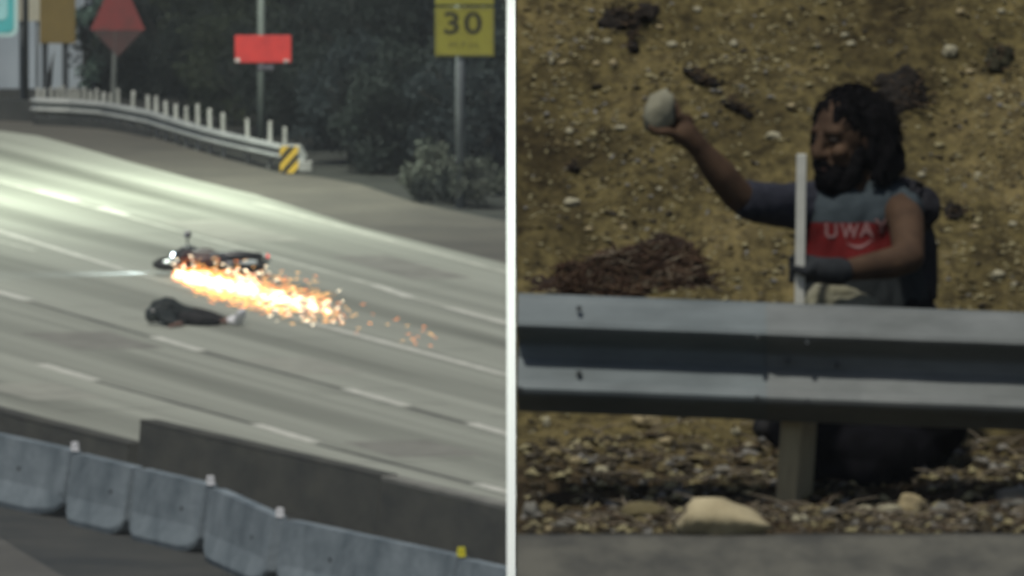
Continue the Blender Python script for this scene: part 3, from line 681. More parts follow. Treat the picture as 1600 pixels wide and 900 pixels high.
mb = MB().ellipsoid(RP(240, .19, -.05), (.15, .14, .14)); mb.capsule(RP(233, .14, -.1), .07, RP(236, .10, -.12), .06); blob(mb, 'helmet', helm, .015, bo)
for px, dy, z in ((372, .1, .11), (367, -.2, .10)):
    mb = MB().chain([(RP(px - 9, z - .01, dy), .06), (RP(px + 3, z - .02, dy - .05), .07), (RP(px + 7, z + .08, dy - .15), .065), (RP(px + 8, z + .14, dy - .2), .05)]); blob(mb, 'shoe', white_shoe, .012, bo)

# ================================================================== HILLSIDE ABOVE THE HIGHWAY (right of the white pole)
EDGE = 7.2 / FPX
ZG = A(1200, 765, 60.0).z
ZP0 = A(1200, 905, 56.5).z; ZP1 = A(1200, 838, 58.65).z
def prof(Y):
    if Y <= 58.65: return ZP1 + (58.65 - Y) * (ZP0 - ZP1) / 2.15 if Y > 54 else ZP1 + 4.65 * (ZP0 - ZP1) / 2.15
    if Y <= 59.84: t = (Y - 58.65) / 1.19; return ZP1 + (ZG - .055 - ZP1) * t + .012 * math.sin(t * math.pi)
    s = Y - 60
    if Y <= 60.14: t = (Y - 59.84) / .3; return ZG - .055 + (.055 + .014) * t * t * (3 - 2 * t)
    if s < .65: return ZG + .10 * s
    if s < 1.0: return ZG + .065 + .10 * (s - .65) + .65 * (s - .65) ** 2 / .7
    if s < 8: return ZG + .065 + .035 + .11375 + .72 * (s - 1.0)
    return ZG + .21375 + .72 * 7 + .1 * (s - 8)
def terr(x, Y):
    z = prof(Y)
    a = min(1, max(0, (Y - 58.7) / .5))
    q = Vector((x, Y, 0))
    z += a * ((.035 + .03 * min(1, max(0, (Y - 60.7) * 3))) * noise.noise(q * 2.2) + (.022 + .018 * min(1, max(0, (Y - 60.7) * 3))) * noise.noise(q * 5.5 + Vector((3, 1, 0))) + .012 * noise.noise(q * 14) + .007 * noise.noise(q * 34))
    if Y < 58.9: z += (Y - 58.72) * .16 + .022 * noise.noise(Vector((x * 5, Y * 3, 2))) if Y < 58.72 else 0
    if Y > 62: z += .15 * noise.noise(q * .5) * min(1, (Y - 62) / 3)
    return z
def hit(px, py):
    r = ray(px, py); Y = 56.0; st = .1
    def f(Y): t = Y / r.y; return CAMH + r.z * t - terr(r.x * t, Y)
    while f(Y) > 0 and Y < 80: Y += st
    lo, hi = Y - st, Y
    for _ in range(12):
        m_ = (lo + hi) / 2
        if f(m_) > 0: lo = m_
        else: hi = m_
    t = hi / r.y; return Vector((r.x * t, hi, terr(r.x * t, hi)))
def soil_material():
    m, t, b = new_mat('dry_hill_soil'); b.inputs['Roughness'].default_value = .95; b.inputs['Specular IOR Level'].default_value = .1
    ge = t.nodes.new('ShaderNodeNewGeometry')
    def nz(s, d=8, r=.65):
        n = t.nodes.new('ShaderNodeTexNoise'); n.inputs['Scale'].default_value = s; n.inputs['Detail'].default_value = d; n.inputs['Roughness'].default_value = r; t.links.new(ge.outputs['Position'], n.inputs['Vector']); return n
    n1 = nz(2.3); cr = t.nodes.new('ShaderNodeValToRGB'); e = cr.color_ramp.elements
    e[0].position = .35; e[0].color = (.052, .041, .020, 1); e[1].position = .64; e[1].color = (.182, .146, .066, 1)
    x = e.new(.5); x.color = (.128, .105, .045, 1); t.links.new(n1.outputs['Fac'], cr.inputs[0])
    n2 = nz(26, 4, .7); c2 = t.nodes.new('ShaderNodeValToRGB'); e = c2.color_ramp.elements
    e[0].position = .38; e[0].color = (.42, .42, .46, 1); e[1].position = .62; e[1].color = (1.15, 1.15, 1.1, 1); t.links.new(n2.outputs['Fac'], c2.inputs[0])
    mx = t.nodes.new('ShaderNodeMix'); mx.data_type = 'RGBA'; mx.blend_type = 'MULTIPLY'; mx.inputs['Factor'].default_value = 1
    t.links.new(cr.outputs[0], mx.inputs['A']); t.links.new(c2.outputs[0], mx.inputs['B'])
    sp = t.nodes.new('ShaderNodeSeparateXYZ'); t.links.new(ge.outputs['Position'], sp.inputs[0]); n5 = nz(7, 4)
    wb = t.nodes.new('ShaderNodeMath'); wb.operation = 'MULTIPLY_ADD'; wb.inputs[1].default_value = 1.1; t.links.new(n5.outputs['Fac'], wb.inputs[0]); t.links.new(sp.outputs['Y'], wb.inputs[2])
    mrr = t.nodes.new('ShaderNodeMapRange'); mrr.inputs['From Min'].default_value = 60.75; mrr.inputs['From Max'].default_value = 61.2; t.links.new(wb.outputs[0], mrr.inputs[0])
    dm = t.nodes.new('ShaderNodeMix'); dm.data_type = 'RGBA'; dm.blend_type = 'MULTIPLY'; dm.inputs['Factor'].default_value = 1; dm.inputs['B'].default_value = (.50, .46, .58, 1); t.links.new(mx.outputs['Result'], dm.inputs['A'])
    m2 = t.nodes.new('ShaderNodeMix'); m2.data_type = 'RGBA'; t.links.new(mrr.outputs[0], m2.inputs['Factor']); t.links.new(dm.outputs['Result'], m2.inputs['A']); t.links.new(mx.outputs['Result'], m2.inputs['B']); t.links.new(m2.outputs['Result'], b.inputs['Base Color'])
    n3 = nz(60, 6, .7); bp_ = t.nodes.new('ShaderNodeBump'); bp_.inputs['Strength'].default_value = .8; bp_.inputs['Distance'].default_value = .012
    t.links.new(n3.outputs['Fac'], bp_.inputs['Height']); t.links.new(bp_.outputs[0], b.inputs['Normal'])
    return m
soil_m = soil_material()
ys = [54 + .5 * i for i in range(9)] + [58.3, 58.5, 58.6]
y = 58.66
while y < 63.0: ys.append(y); y += .016
while y < 75: ys.append(y); y += .25
us = [0.0]
while us[-1] < 1.75: us.append(us[-1] + .016)
while us[-1] < 30: us.append(us[-1] * 1.12)
ys_h = [58.35, 58.38] + [58.41 + .016 * i for i in range(16)] + [v for v in ys if v >= 58.66]
def heightmesh(name, ylist, fz, m, drop=21.8):
    me_v = []; me_f = []; nu = len(us)
    for Y in ylist:
        for u in us: me_v.append((EDGE * Y + u, Y, fz(EDGE * Y + u, Y)))
    for i in range(len(ylist) - 1):
        for j in range(nu - 1): me_f.append((i * nu + j, i * nu + j + 1, (i + 1) * nu + j + 1, (i + 1) * nu + j))
    # skirt down the cut bank
    ring = [i * nu for i in range(len(ylist))]; ring = list(reversed(ring)); ring += list(range(1, nu)); ring += [i * nu + nu - 1 for i in range(1, len(ylist))]; ring += [(len(ylist) - 1) * nu + j for j in range(nu - 2, 0, -1)]
    b0_ = len(me_v)
    for k in ring: me_v.append((me_v[k][0], me_v[k][1], drop))
    n = len(ring)
    for k in range(n): kk = (k + 1) % n; me_f.append((ring[k], ring[kk], b0_ + kk, b0_ + k))
    me = bpy.data.meshes.new(name); me.from_pydata(me_v, [], me_f); b = bmesh.new(); b.from_mesh(me); bmesh.ops.recalc_face_normals(b, faces=b.faces); b.to_mesh(me); b.free()
    me.polygons.foreach_set('use_smooth', [True] * len(me.polygons)); me.materials.append(m)
    o = bpy.data.objects.new(name, me); C.objects.link(o); o['kind'] = 'structure'
    return o
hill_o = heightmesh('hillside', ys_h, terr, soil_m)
road2_m = mat('hill_road_asphalt', (.125, .122, .098), (.066, .066, .056), 6, .9, .006, 90, detail=12, mid=(.38, .62), stretch=(1, .11, 1))
heightmesh('hill_road', [30, 40, 48, 54, 55, 56, 57, 58, 58.4, 58.66], lambda x, Y: prof(Y) + .006 + .004 * noise.noise(Vector((x * 3, Y * 3, 0))), road2_m)
mb = MB(); N = 60
def bl(x, Y):
    dx = max(0.35 - x, 0, x - 29); dy = max(31 - Y, 0, Y - 74); d = math.hypot(dx, dy)
    return max(-.5, 21.9 - d * .95 + (.8 * noise.noise(Vector((x * .15, Y * .15, 0))) - .8 if d > 0 else 0))
xs_ = [-30 + 1.6 * i for i in range(58)]; yy_ = [2 + 1.8 * i for i in range(60)]
for Y in yy_:
    for x in xs_: mb.v.append(Vector((x, Y, bl(x, Y))))
for i in range(len(yy_) - 1):
    for j in range(len(xs_) - 1): q = i * len(xs_) + j; mb.f.append((q, q + 1, q + len(xs_) + 1, q + len(xs_))); mb.m.append(0)
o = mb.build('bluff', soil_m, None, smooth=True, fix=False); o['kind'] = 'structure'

# loose stones, chips and leaf litter
def stone_mesh(mb, c, r, m=0, sd=None, flat=.6):
    rot = Matrix.Rotation(random.random() * 6.28, 3, 'Z') @ Matrix.Rotation(random.uniform(-.5, .5), 3, 'X')
    pts = [Vector(p).normalized() for p in ((1, 0, 0), (-1, 0, 0), (0, 1, 0), (0, -1, 0), (0, 0, 1), (0, 0, -1), (1, 1, 1), (-1, 1, 1), (1, -1, 1), (-1, -1, 1))][:6]
    i = len(mb.v); sx, sy, sz = random.uniform(.7, 1.4), random.uniform(.6, 1.1), flat * random.uniform(.6, 1.2)
    for p in pts:
        p = p * random.uniform(.8, 1.2) + Vector((random.uniform(-.25, .25), random.uniform(-.25, .25), random.uniform(-.2, .2))); mb.v.append(Vector(c) + rot @ Vector((p.x * sx, p.y * sy, p.z * sz)) * r)
    for f in ((0, 2, 4), (2, 1, 4), (1, 3, 4), (3, 0, 4), (2, 0, 5), (1, 2, 5), (3, 1, 5), (0, 3, 5)): mb.f.append(tuple(i + k for k in f)); mb.m.append(m)
chips = [mat('pale_chip', (.30, .27, .15), (.20, .18, .095), 30, .9), mat('tan_chip', (.17, .14, .065), (.11, .09, .045), 30, .9), mat('dark_chip', (.045, .036, .02), (.03, .025, .016), 30, .9), mat('grey_chip', (.21, .205, .18), (.14, .135, .12), 30, .9)]
mb = MB()
for k in range(13000):
    x = random.uniform(.02, 1.7); Y = 60.1 + 2.9 * random.random(); cl_ = noise.noise(Vector((x * 2.5, Y * 2.0, 4))) + .25 * (Y - 61.3)
    if random.random() > .45 + cl_ * 1.1: continue
    r = .004 + .0095 * random.random() ** 2.0; stone_mesh(mb, (EDGE * Y + x, Y, terr(EDGE * Y + x, Y) + r * .25), r, random.choices((0, 1, 2, 3), (5, 5, 3, 1))[0])
for k in range(9000):                                   # flat leaf flakes, in drifts
    x = random.uniform(.02, 1.7); Y = 60.7 + 2.4 * random.random()
    if noise.noise(Vector((x * 3.3, Y * 2.6, 8))) + .12 * (Y - 61.5) < random.uniform(-.1, .5): continue
    p = Vector((EDGE * Y + x, Y, terr(EDGE * Y + x, Y) + .004)); a = random.random() * 6.28; l = random.uniform(.008, .02); w_ = l * random.uniform(.3, .6)
    d = Vector((math.cos(a), math.sin(a) * .8, math.sin(a) * .55 + random.uniform(-.3, .3))) * l; e_ = Vector((-math.sin(a), math.cos(a) * .8, math.cos(a) * .55 + random.uniform(-.4, .4))) * w_
    mb.face([p - d * .5, p + e_ * .5 + Vector((0, -.002, .002)), p + d * .5, p - e_ * .5], random.choices((0, 1, 3), (5, 4, 1))[0])
single(mb, 'hill_litter', chips, 'pale chips and leaf litter scattered over the brown slope', 'litter', (1, 61.5, terr(1, 61.5)), kind='stuff', fix=False)
mb = MB()
for k in range(11000):
    x = random.uniform(.02, 1.7); Y = 58.62 + 2.0 * random.random()
    dens = .45 + .65 * noise.noise(Vector((x * 3, Y * 2.0, 9))) + .25 * (Y > 59.7)
    if Y < 58.75: dens *= .5
    if random.random() > dens: continue
    r = .005 + .019 * random.random() ** 2.6; stone_mesh(mb, (EDGE * Y + x, Y, terr(EDGE * Y + x, Y) + r * .3), r, random.choices((0, 1, 2, 3), (1.6, 4, 9, 1.4))[0])
single(mb, 'roadside_gravel', chips, 'dark gravel and chips heaped along the foot of the guardrail', 'gravel', (1, 59.6, terr(1, 59.6)), kind='stuff', fix=False)
twig_m = [mat('dry_twig', (.095, .065, .036), (.055, .036, .022), 20, .9), mat('grey_twig', (.2, .17, .12), (.12, .1, .07), 20, .9), mat('red_brown_twig', (.062, .033, .018), (.032, .018, .011), 20, .9)]
mb = MB()
for k in range(700):
    x = random.uniform(.16, 1.7); Y = random.uniform(58.8, 60.9); p = Vector((EDGE * Y + x, Y, terr(EDGE * Y + x, Y) + .006)); a = random.random() * 6.28; l = random.uniform(.03, .13)
    d = Vector((math.cos(a), math.sin(a), random.uniform(-.1, .35))) * l; mb.tube([p, p + d * .5 + Vector((0, 0, .008)), p + d], [.0028, .0024, .0012], 4, random.choice((0, 1, 1)))
single(mb, 'twig_litter', twig_m, 'dry twigs and straw tangled in the gravel under the rail', 'twigs', (1, 59.7, terr(1, 59.7)), kind='stuff', fix=False)

stone_m = mat('tan_sandstone', (.34, .29, .165), (.25, .205, .115), 14, .85, .003, 60); stone_pale = mat('pale_stone', (.36, .34, .235), (.26, .24, .16), 16, .85, .003, 60); stone_grey = mat('grey_stone', (.20, .195, .165), (.13, .128, .11), 16, .85, .003, 60)
def stone(px, py, wpx, hpx, m, label, group=None, sd=1, name='stone', sink=.25, shape=None):
    p = hit(px, py + hpx * .4); s = FPX / p.y; rx, rz_ = wpx / 2 / s, hpx / 2 / s; ry = (rx + rz_) / 2
    mb = MB(); mb.ellipsoid(p + Vector((0, ry * .3, rz_ * (1 - sink))), (rx, ry, rz_), seg=18, ring=11, jit=.42, seed=sd)
    if shape: mb.v = [shape(v, p, rx, rz_) for v in mb.v]
    return single(mb, name, m, label, 'stone', p, group, smooth=True)
def big(v, p, rx, rz_):
    t = (v.x - p.x) / rx; u = (v.z - p.z) / rz_
    if u > .6: v.z -= max(0, t) * .55 * rz_ * (u - .6)
    return v
stone(1130, 818, 150, 74, mat('big_tan_stone', (.46, .40, .25), (.34, .29, .175), 14, .85, .003, 60), 'large tan stone lying at the edge of the pavement', sd=12, shape=big, sink=.12)
stone(1424, 789, 44, 34, stone_m, 'rounded tan stone beside the dark trouser legs', sd=3)
stone(1388, 797, 46, 22, stone_pale, 'flat pale stone leaning on the rounded tan stone', sd=4)
stone(1352, 796, 28, 14, stone_pale, 'small flat pale stone by the dark shadow of the legs', sd=5)
stone(1012, 657, 46, 28, stone_m, 'squarish tan stone just below the guardrail beam', sd=6)
stone(893, 316, 26, 15, stone_pale, 'pale oval stone alone on the slope above the brush pile', sd=7)
stone(1484, 80, 24, 22, stone_pale, 'blocky pale stone high on the slope', sd=8)
stone(1560, 430, 22, 16, stone_pale, 'round pale stone low on the slope beside the rail', sd=9)
stone(1587, 780, 70, 40, stone_grey, 'dark grey rock in the gravel at the far end of the rail', sd=21)
stone(1470, 800, 34, 26, stone_grey, 'angular grey stone in the gravel past the tan stones', sd=22)
stone(1006, 800, 70, 32, mat('mossy_stone', (.15, .125, .06), (.10, .085, .042), 14, .9, .003, 60), 'brown knobbly clod beside the large tan stone', sd=23)
stone(830, 800, 26, 32, stone_grey, 'grey stone at the gravel edge near the white pole', sd=24)
for i, (px, py, wp, hp) in enumerate([(838, 806, 20, 12), (884, 818, 34, 16), (862, 828, 24, 12), (960, 795, 18, 12), (1250, 812, 30, 18), (1210, 790, 14, 10), (1296, 800, 26, 16), (1486, 818, 24, 10), (1075, 770, 14, 10),
        (900, 720, 18, 14), (940, 735, 22, 14), (1005, 755, 14, 12), (1040, 690, 26, 14), (1060, 718, 22, 12), (1105, 700, 18, 12), (1130, 735, 30, 16), (1170, 700, 22, 14), (1150, 675, 16, 14), (1560, 810, 16, 14), (1525, 720, 20, 12),
        (855, 660, 12, 18), (870, 705, 18, 10), (1090, 640, 14, 10), (1180, 760, 20, 12), (1245, 790, 14, 10)]):
    stone(px, py, wp, hp, random.choice((stone_pale, stone_m, stone_grey)), 'small loose stone half sunk in the roadside gravel', 'small stones in the gravel', sd=30 + i)
for i, (px, py, wp, hp) in enumerate([(862, 95, 8, 16), (880, 98, 14, 7), (932, 99, 12, 9), (948, 64, 14, 8), (958, 100, 12, 14), (1050, 70, 20, 12), (1076, 108, 14, 7), (1146, 68, 14, 12), (1030, 43, 14, 8), (1090, 15, 12, 10), (1208, 212, 22, 12), (1380, 200, 12, 9), (1330, 68, 16, 9), (1320, 55, 14, 8),
        (1515, 112, 14, 9), (1565, 18, 14, 9), (1500, 18, 12, 10), (1345, 140, 14, 8), (1235, 165, 18, 8), (920, 358, 12, 8), (975, 356, 12, 9), (890, 205, 14, 10), (970, 200, 18, 9), (1155, 340, 12, 10), (1030, 295, 10, 7), (1440, 273, 14, 9), (1528, 273, 12, 8), (1523, 355, 14, 9), (1582, 350, 14, 10), (1585, 445, 12, 7), (1460, 380, 14, 10)]):
    stone(px, py, wp, hp, random.choice((stone_pale, stone_pale, stone_m)), 'small pale stone embedded in the brown slope', 'small pale stones on the slope', sd=70 + i)
# white scraps
p = hit(1572, 846); mb = MB(); mb.ellipsoid(p + Vector((0, 0, .008)), (.019, .012, .008), seg=10, ring=6, jit=.6, seed=3); single(mb, 'paper_scrap', mat('white_paper', (.62, .62, .58), None, 9, .8), 'bright white paper scrap at the pavement edge', 'litter', p)
p = hit(1452, 728); mb = MB(); mb.ellipsoid(p + Vector((0, 0, .01)), (.012, .008, .017), Matrix.Rotation(.6, 3, 'Y'), seg=10, ring=6, jit=.5, seed=4); single(mb, 'paper_scrap', mat('grey_paper', (.42, .41, .36), None, 9, .8), 'pale grey scrap beside the crouching man', 'litter', p)

# dark hollows choked with roots, and the brush pile
root_m = mat('dark_roots', (.022, .017, .012), (.013, .011, .009), 18, .95)
def root_clump(px, py, wpx, hpx, label, twigs=60, tm=root_m, ang=0.0, cat='scrub', name='root_clump'):
    p = hit(px, py); s = FPX / p.y; rx, rz_ = wpx / 2 / s, hpx / 2 / s
    T = thing(name, label, cat, p, 'dark root clumps on the slope' if name == 'root_clump' else None)
    rot = Matrix.Rotation(ang, 3, 'Y'); mb = MB(); nrm = Vector((0, -.53, .85))
    for k in range(7):
        a = random.uniform(-.7, .7); b_ = random.uniform(-.5, .5); q = rot @ Vector((a * rx, 0, b_ * rz_)); c = hit(px + q.x * s, py - q.z * s)
        mb.ellipsoid(c + Vector((0, .008, -.004)), (rx * random.uniform(.35, .6), .035, rz_ * random.uniform(.4, .65)), rot, seg=14, ring=8, jit=.7, seed=px + k)
    blob(mb, 'mound', tm, .006, T, 1, .006, 60)
    mb = MB()
    for k in range(twigs):
        q = rot @ Vector((random.gauss(0, .45) * rx, 0, random.gauss(0, .45) * rz_)); c = hit(px + q.x * s, py - q.z * s) + Vector((0, -.03, .01)); a = random.random() * 6.28; l = random.uniform(.012, .035)
        d = Vector((math.cos(a), -.1, math.sin(a) * .6)) * l; mb.tube([c, c + d * .5 + Vector((0, -.006, 0)), c + d], [.0026, .002, .001], 4, random.choice((0, 0, 1)))
    o = mb.build('roots', [tm, twig_m[0]], T, fix=False); o['kind'] = 'stuff'
root_clump(985, 25, 95, 52, 'broad dark root clump at the crest of the slope')
root_clump(988, 66, 18, 40, 'narrow dark roots hanging below the broad root clump', 20)
root_clump(1100, 122, 60, 22, 'dark root clump just above the raised fist', 30, ang=.5)
root_clump(1150, 165, 60, 14, 'thin slanting dark root streak beside the raised fist', 25, ang=.45)
root_clump(1430, 150, 110, 80, 'large dark hollow of roots beside the head', 90, ang=.35)
root_clump(1495, 330, 42, 26, 'small brown root clump beyond the bare arm', 25)
root_clump(1036, 378, 80, 34, 'dark brown clod above the brush pile', 30, mat('brown_clod', (.045, .03, .02), (.03, .021, .015), 18, .95))
root_clump(898, 262, 26, 14, 'little dark hole above the pale oval stone', 12)
root_clump(1560, 95, 60, 60, 'faint dark scrub patch at the top of the slope', 40, mat('moss_scrub', (.04, .038, .02), (.028, .027, .016), 18, .95))
p = hit(955, 455); T = thing('brush_pile', 'heap of reddish brown dry brush behind the guardrail', 'brush', p)
mb = MB()
brush_m = mat('dead_brush', (.034, .020, .012), (.016, .011, .008), 25, .95, .004, 80)
for px, py, wp, hp in ((862, 446, 96, 40), (910, 440, 130, 60), (970, 432, 130, 76), (1035, 420, 130, 90), (1070, 440, 90, 60), (1000, 455, 220, 40)):
    c = hit(px, py + 8); s = FPX / c.y; mb.ellipsoid(c + Vector((0, .06, .0)), (wp / 2 / s, .07, hp / 2 / s), seg=18, ring=10, jit=.5, seed=px)
mo = blob(mb, 'mound', brush_m, .007, T, 1, .012, 45)
bt = BVHTree.FromPolygons([v.co + p for v in mo.data.vertices], [tuple(f.vertices) for f in mo.data.polygons])
mb = MB()
for k in range(900):
    c0_ = A(random.uniform(870, 1110), random.uniform(385, 470), 55); r_ = (c0_ - Vector((0, 0, CAMH))).normalized(); h_ = bt.ray_cast(c0_, r_)
    if h_[0] is None: continue
    a = random.random() * 6.28; l = random.uniform(.025, .09); d = Vector((math.cos(a), random.uniform(-.5, .1), math.sin(a) * .7)) * l
    mb.tube([h_[0] - d * .3, h_[0] + d * .3 + Vector((0, -.006, .004)), h_[0] + d * .8], [.003, .0026, .0012], 4, random.choices((0, 1, 2), (3, 1, 5))[0])
o = mb.build('twigs', twig_m, T, fix=False); o['kind'] = 'stuff'

# ------------------------------------------------------------------ guardrail beside the hill road
rail_m = mat('galvanised_beam', (.165, .195, .20), (.085, .103, .106), 5, .6, .004, 9, metal=.1, stretch=(.5, 1, 1.6), detail=12, mid=(.3, .7))
rail_m2 = mat('galvanised_beam_worn', (.18, .196, .192), (.085, .096, .092), 5, .6, .004, 9, metal=.1, stretch=(.5, 1, 1.6), detail=12, mid=(.3, .7))
YR = 59.86
def rtop(x): px = 800 + x / YR * FPX; return A(px, 458 + (px - 808) * .0375, YR).z
x0 = EDGE * YR + .004
T = thing('guardrail', 'galvanised steel guardrail of two waves below the crouching man', 'guardrail', (.73, YR, ZG))
xs1 = [x0 + i * (.735 - x0) / 30 for i in range(31)]; xs2 = [.665 + i * .05 for i in range(76)]
def bump_(x): return .007 * noise.noise(Vector((x * 6, 0, 1)))
wbeam([Vector((x, YR + .002 + bump_(x), 0)) for x in xs1], [rtop(x) for x in xs1], .31, .004).build('beam', rail_m, T)
wbeam([Vector((x, YR - .006 + bump_(x), 0)) for x in xs2], [rtop(x) for x in xs2], .31, .004).build('beam', rail_m2, T)
bolt_m = mat('dark_bolt', (.085, .095, .095), None, 10, .6, metal=.4)
for px, dz, f in ((905, .03, .062), (905, .20, .06), (1184, .085, .09), (1184, .245, .09), (1262, .095, .085), (1262, .248, .085), (1232, .15, .02), (1310, .155, .02), (812, .245, .09)):
    x = (px - 800) / FPX * YR; c = Vector((x, YR - f - .004, rtop(x) - dz)); mb = MB(); mb.tube([c + Vector((0, .012, 0)), c + Vector((0, -.005, .002))], [.008, .006], 8); mb.build('bolt', bolt_m, T, smooth=False)
pm = mat('weathered_post', (.40, .345, .21), (.27, .23, .145), 9, .9, .002, 40, stretch=(3, 3, .6))
def rpost(x, lean):
    zt = rtop(x) - .03; zb_ = terr(x, YR + .12) - .25; mb = MB()
    mb.prism([Vector((x - .022 - lean, YR + .06, zb_)), Vector((x + .022 - lean, YR + .06, zb_)), Vector((x + .055 - lean, YR + .2, zb_)), Vector((x + .005 - lean, YR + .2, zb_))], (0, 0, .002))
    mb = MB(); h = zt - zb_
    q = [Vector((-.034, .05, 0)), Vector((.020, .05, 0)), Vector((.066, .17, 0)), Vector((.016, .17, 0))]; i = 0
    mb.v += [Vector((x - lean, YR, zb_)) + v for v in q] + [Vector((x, YR, zt)) + v for v in q]
    for f in ((0, 3, 2, 1), (4, 5, 6, 7), (0, 1, 5, 4), (1, 2, 6, 5), (2, 3, 7, 6), (3, 0, 4, 7)): mb.f.append(f); mb.m.append(0)
    mb.build('post', pm, T, bevel=.003)
    mb = MB(); mb.box((x, YR + .028, rtop(x) - .155), (.09, .055, .2)); mb.build('spacer_block', pm, T, bevel=.003)
rpost((1253 - 800) / FPX * YR, .05); rpost((1253 - 800) / FPX * YR + 1.9, .0)
# slim white delineator stake
sx = (1250 - 800) / FPX * 60.02; ztop = A(1248, 241, 60.02).z
mb = MB(); mb.box((sx, 60.03, (ztop + terr(sx, 60.03) - .1) / 2), (.026, .012, ztop - terr(sx, 60.03) + .1), Matrix.Rotation(R(.7), 3, 'Y'))
zb_ = terr(sx, 60.03)
single(mb, 'delineator_stake', mat('white_stake', (.55, .56, .50), (.46, .47, .42), 14, .7), 'slim white stake standing upright behind the guardrail beside the man', 'stake', (sx, 60.03, zb_), bevel=.003)

# ------------------------------------------------------------------ the crouching man
YM = 60.42
def M(px, py, dy=0.0): return A(px, py, YM + dy)
man0 = Vector((A(1370, 700, YM).x, YM, terr(A(1370, 700, YM).x, YM)))
T = thing('person', 'man crouching behind the guardrail, arm cocked back holding a pale rock', 'person', man0)
skin = mat('brown_skin', (.082, .050, .030), (.048, .029, .018), 14, .75, .0006, 120, spec=.15)
hair_m = mat('black_hair', (.007, .0065, .007), (.004, .004, .0045), 30, 1.0, spec=.05)
# --- body
B = MB()
fdir = Vector((-.74, -.66, -.12)).normalized(); side = Vector((0, 0, 1)).cross(fdir).normalized(); upv = fdir.cross(side).normalized()
HR = Matrix((fdir, side, upv)).transposed()          # columns: face, left of face, up
HC = M(1322, 216)
def Hd(a, b, c): return HC + fdir * a + side * b + upv * c
B.ellipsoid(Hd(-.012, 0, .022), (.098, .076, .095), HR); B.ellipsoid(Hd(.012, 0, -.045), (.074, .062, .080), HR)
B.ellipsoid(Hd(.055, 0, -.085), (.035, .036, .028), HR)                       # chin
B.capsule(Hd(.088, 0, .018), .012, Hd(.108, 0, -.026), .016)                   # nose
B.capsule(Hd(.098, .014, -.030), .010, Hd(.098, -.014, -.030), .010)
for s in (-1, 1):
    B.capsule(Hd(.080, s * .014, .034), .012, Hd(.070, s * .046, .030), .011)   # brow
    B.ellipsoid(Hd(.066, s * .042, -.024), (.022, .022, .020), HR)              # cheek
    B.ellipsoid(Hd(-.01, s * .076, -.005), (.018, .009, .030), HR)              # ear
B.capsule(Hd(.088, .018, -.060), .010, Hd(.088, -.018, -.060), .010); B.capsule(Hd(.084, .016, -.073), .011, Hd(.084, -.016, -.073), .011)
B.capsule(Hd(-.02, 0, -.07), .056, M(1338, 308), .062)
LS, RS = M(1402, 324, -.02), M(1276, 324, .04)
B.chain([(M(1340, 334, .03), .085), (M(1345, 400, .04), .095), (M(1358, 480, .05), .10), (M(1372, 575, .06), .11)])
B.capsule(LS, .052, RS, .052)
# throwing arm (his right)
RE, RW = M(1155, 308, -.17), M(1088, 226, -.24)
B.chain([(RS, .052), (M(1212, 322, -.07), .050), (RE, .043), (M(1126, 272, -.205), .042), (RW, .027)])
RKc = A(1031, 175, YM - .27)
pc = M(1070, 207, -.245); B.chain([(RW, .030), (pc, .034)]); B.ellipsoid(M(1066, 204, -.24), (.036, .022, .040), Matrix.Rotation(-.7, 3, 'Y'))
rr_ = (.043, .040, .058)
def onrock(px, py, dy, extra=.006):
    d = A(px, py, YM - .27 + dy) - RKc; k = math.sqrt((d.x / rr_[0]) ** 2 + (d.y / rr_[1]) ** 2 + (d.z / rr_[2]) ** 2); return RKc + d / k * (1 + extra / .045)
for (k0, k1, k2) in (((1077, 186, .012), (1066, 160, .030), (1040, 148, .036)), ((1070, 188, .028), (1052, 168, .040), (1022, 160, .036)), ((1062, 200, .036), (1044, 186, .042), (1014, 178, .034)), ((1054, 208, .034), (1036, 202, .036), (1014, 196, .026))):
    B.chain([(M(k0[0], k0[1], -.245 + k0[2] * .4), .0125), (onrock(*k0), .0115), (onrock(*k1), .0105), (onrock(*k2), .0092)])
B.chain([(M(1066, 216, -.262), .015), (onrock(1048, 214, -.028), .0125), (onrock(1028, 212, -.034), .011), (onrock(1014, 202, -.032), .0095)])
# supporting arm (his left)
LE, LW = M(1420, 402, -.22), M(1312, 424, -.34)
B.chain([(LS, .054), (M(1416, 345, -.10), .049), (LE, .042), (M(1392, 411, -.25), .042), (LW, .027), (M(1290, 424, -.36), .025)])
# legs
RHIP, LHIP = M(1338, 590, .06), M(1406, 590, .06)
RK, RA = M(1290, 690, -.16), M(1222, 664, .12)
LK, LA = M(1456, 664, -.16), M(1400, 738, -.2)
B.chain([(RHIP, .10), (RK, .065), (RA, .045)]); B.chain([(LHIP, .10), (LK, .065), (LA, .045)])
body_o = blob(B, 'body', skin, .0062, T, 3)
# --- eyes
eye_w = mat('shaded_eye_white', (.06, .05, .042), None, 9, .8, spec=.1); eye_d = mat('eye_dark', (.012, .009, .007), None, 9, .8, spec=.1)  # eye whites darkened in colour to sit in shade
for s in (-1, 1):
    mb = MB().ellipsoid(Hd(.074, s * .032, .010), (.010, .012, .007), HR, seg=12, ring=8); eo = mb.build('eye', eye_w, body_o, smooth=True)
    mb = MB().ellipsoid(Hd(.0815, s * .033, .009), (.004, .006, .006), HR, seg=10, ring=6); mb.build('iris', eye_d, eo, smooth=True)
mb = MB(); mb.capsule(Hd(.099, .017, -.0665), .0035, Hd(.099, -.017, -.0665), .0035); mb.build('mouth', mat('dark_lip', (.06, .03, .024), None, 9, .6), body_o, smooth=True)
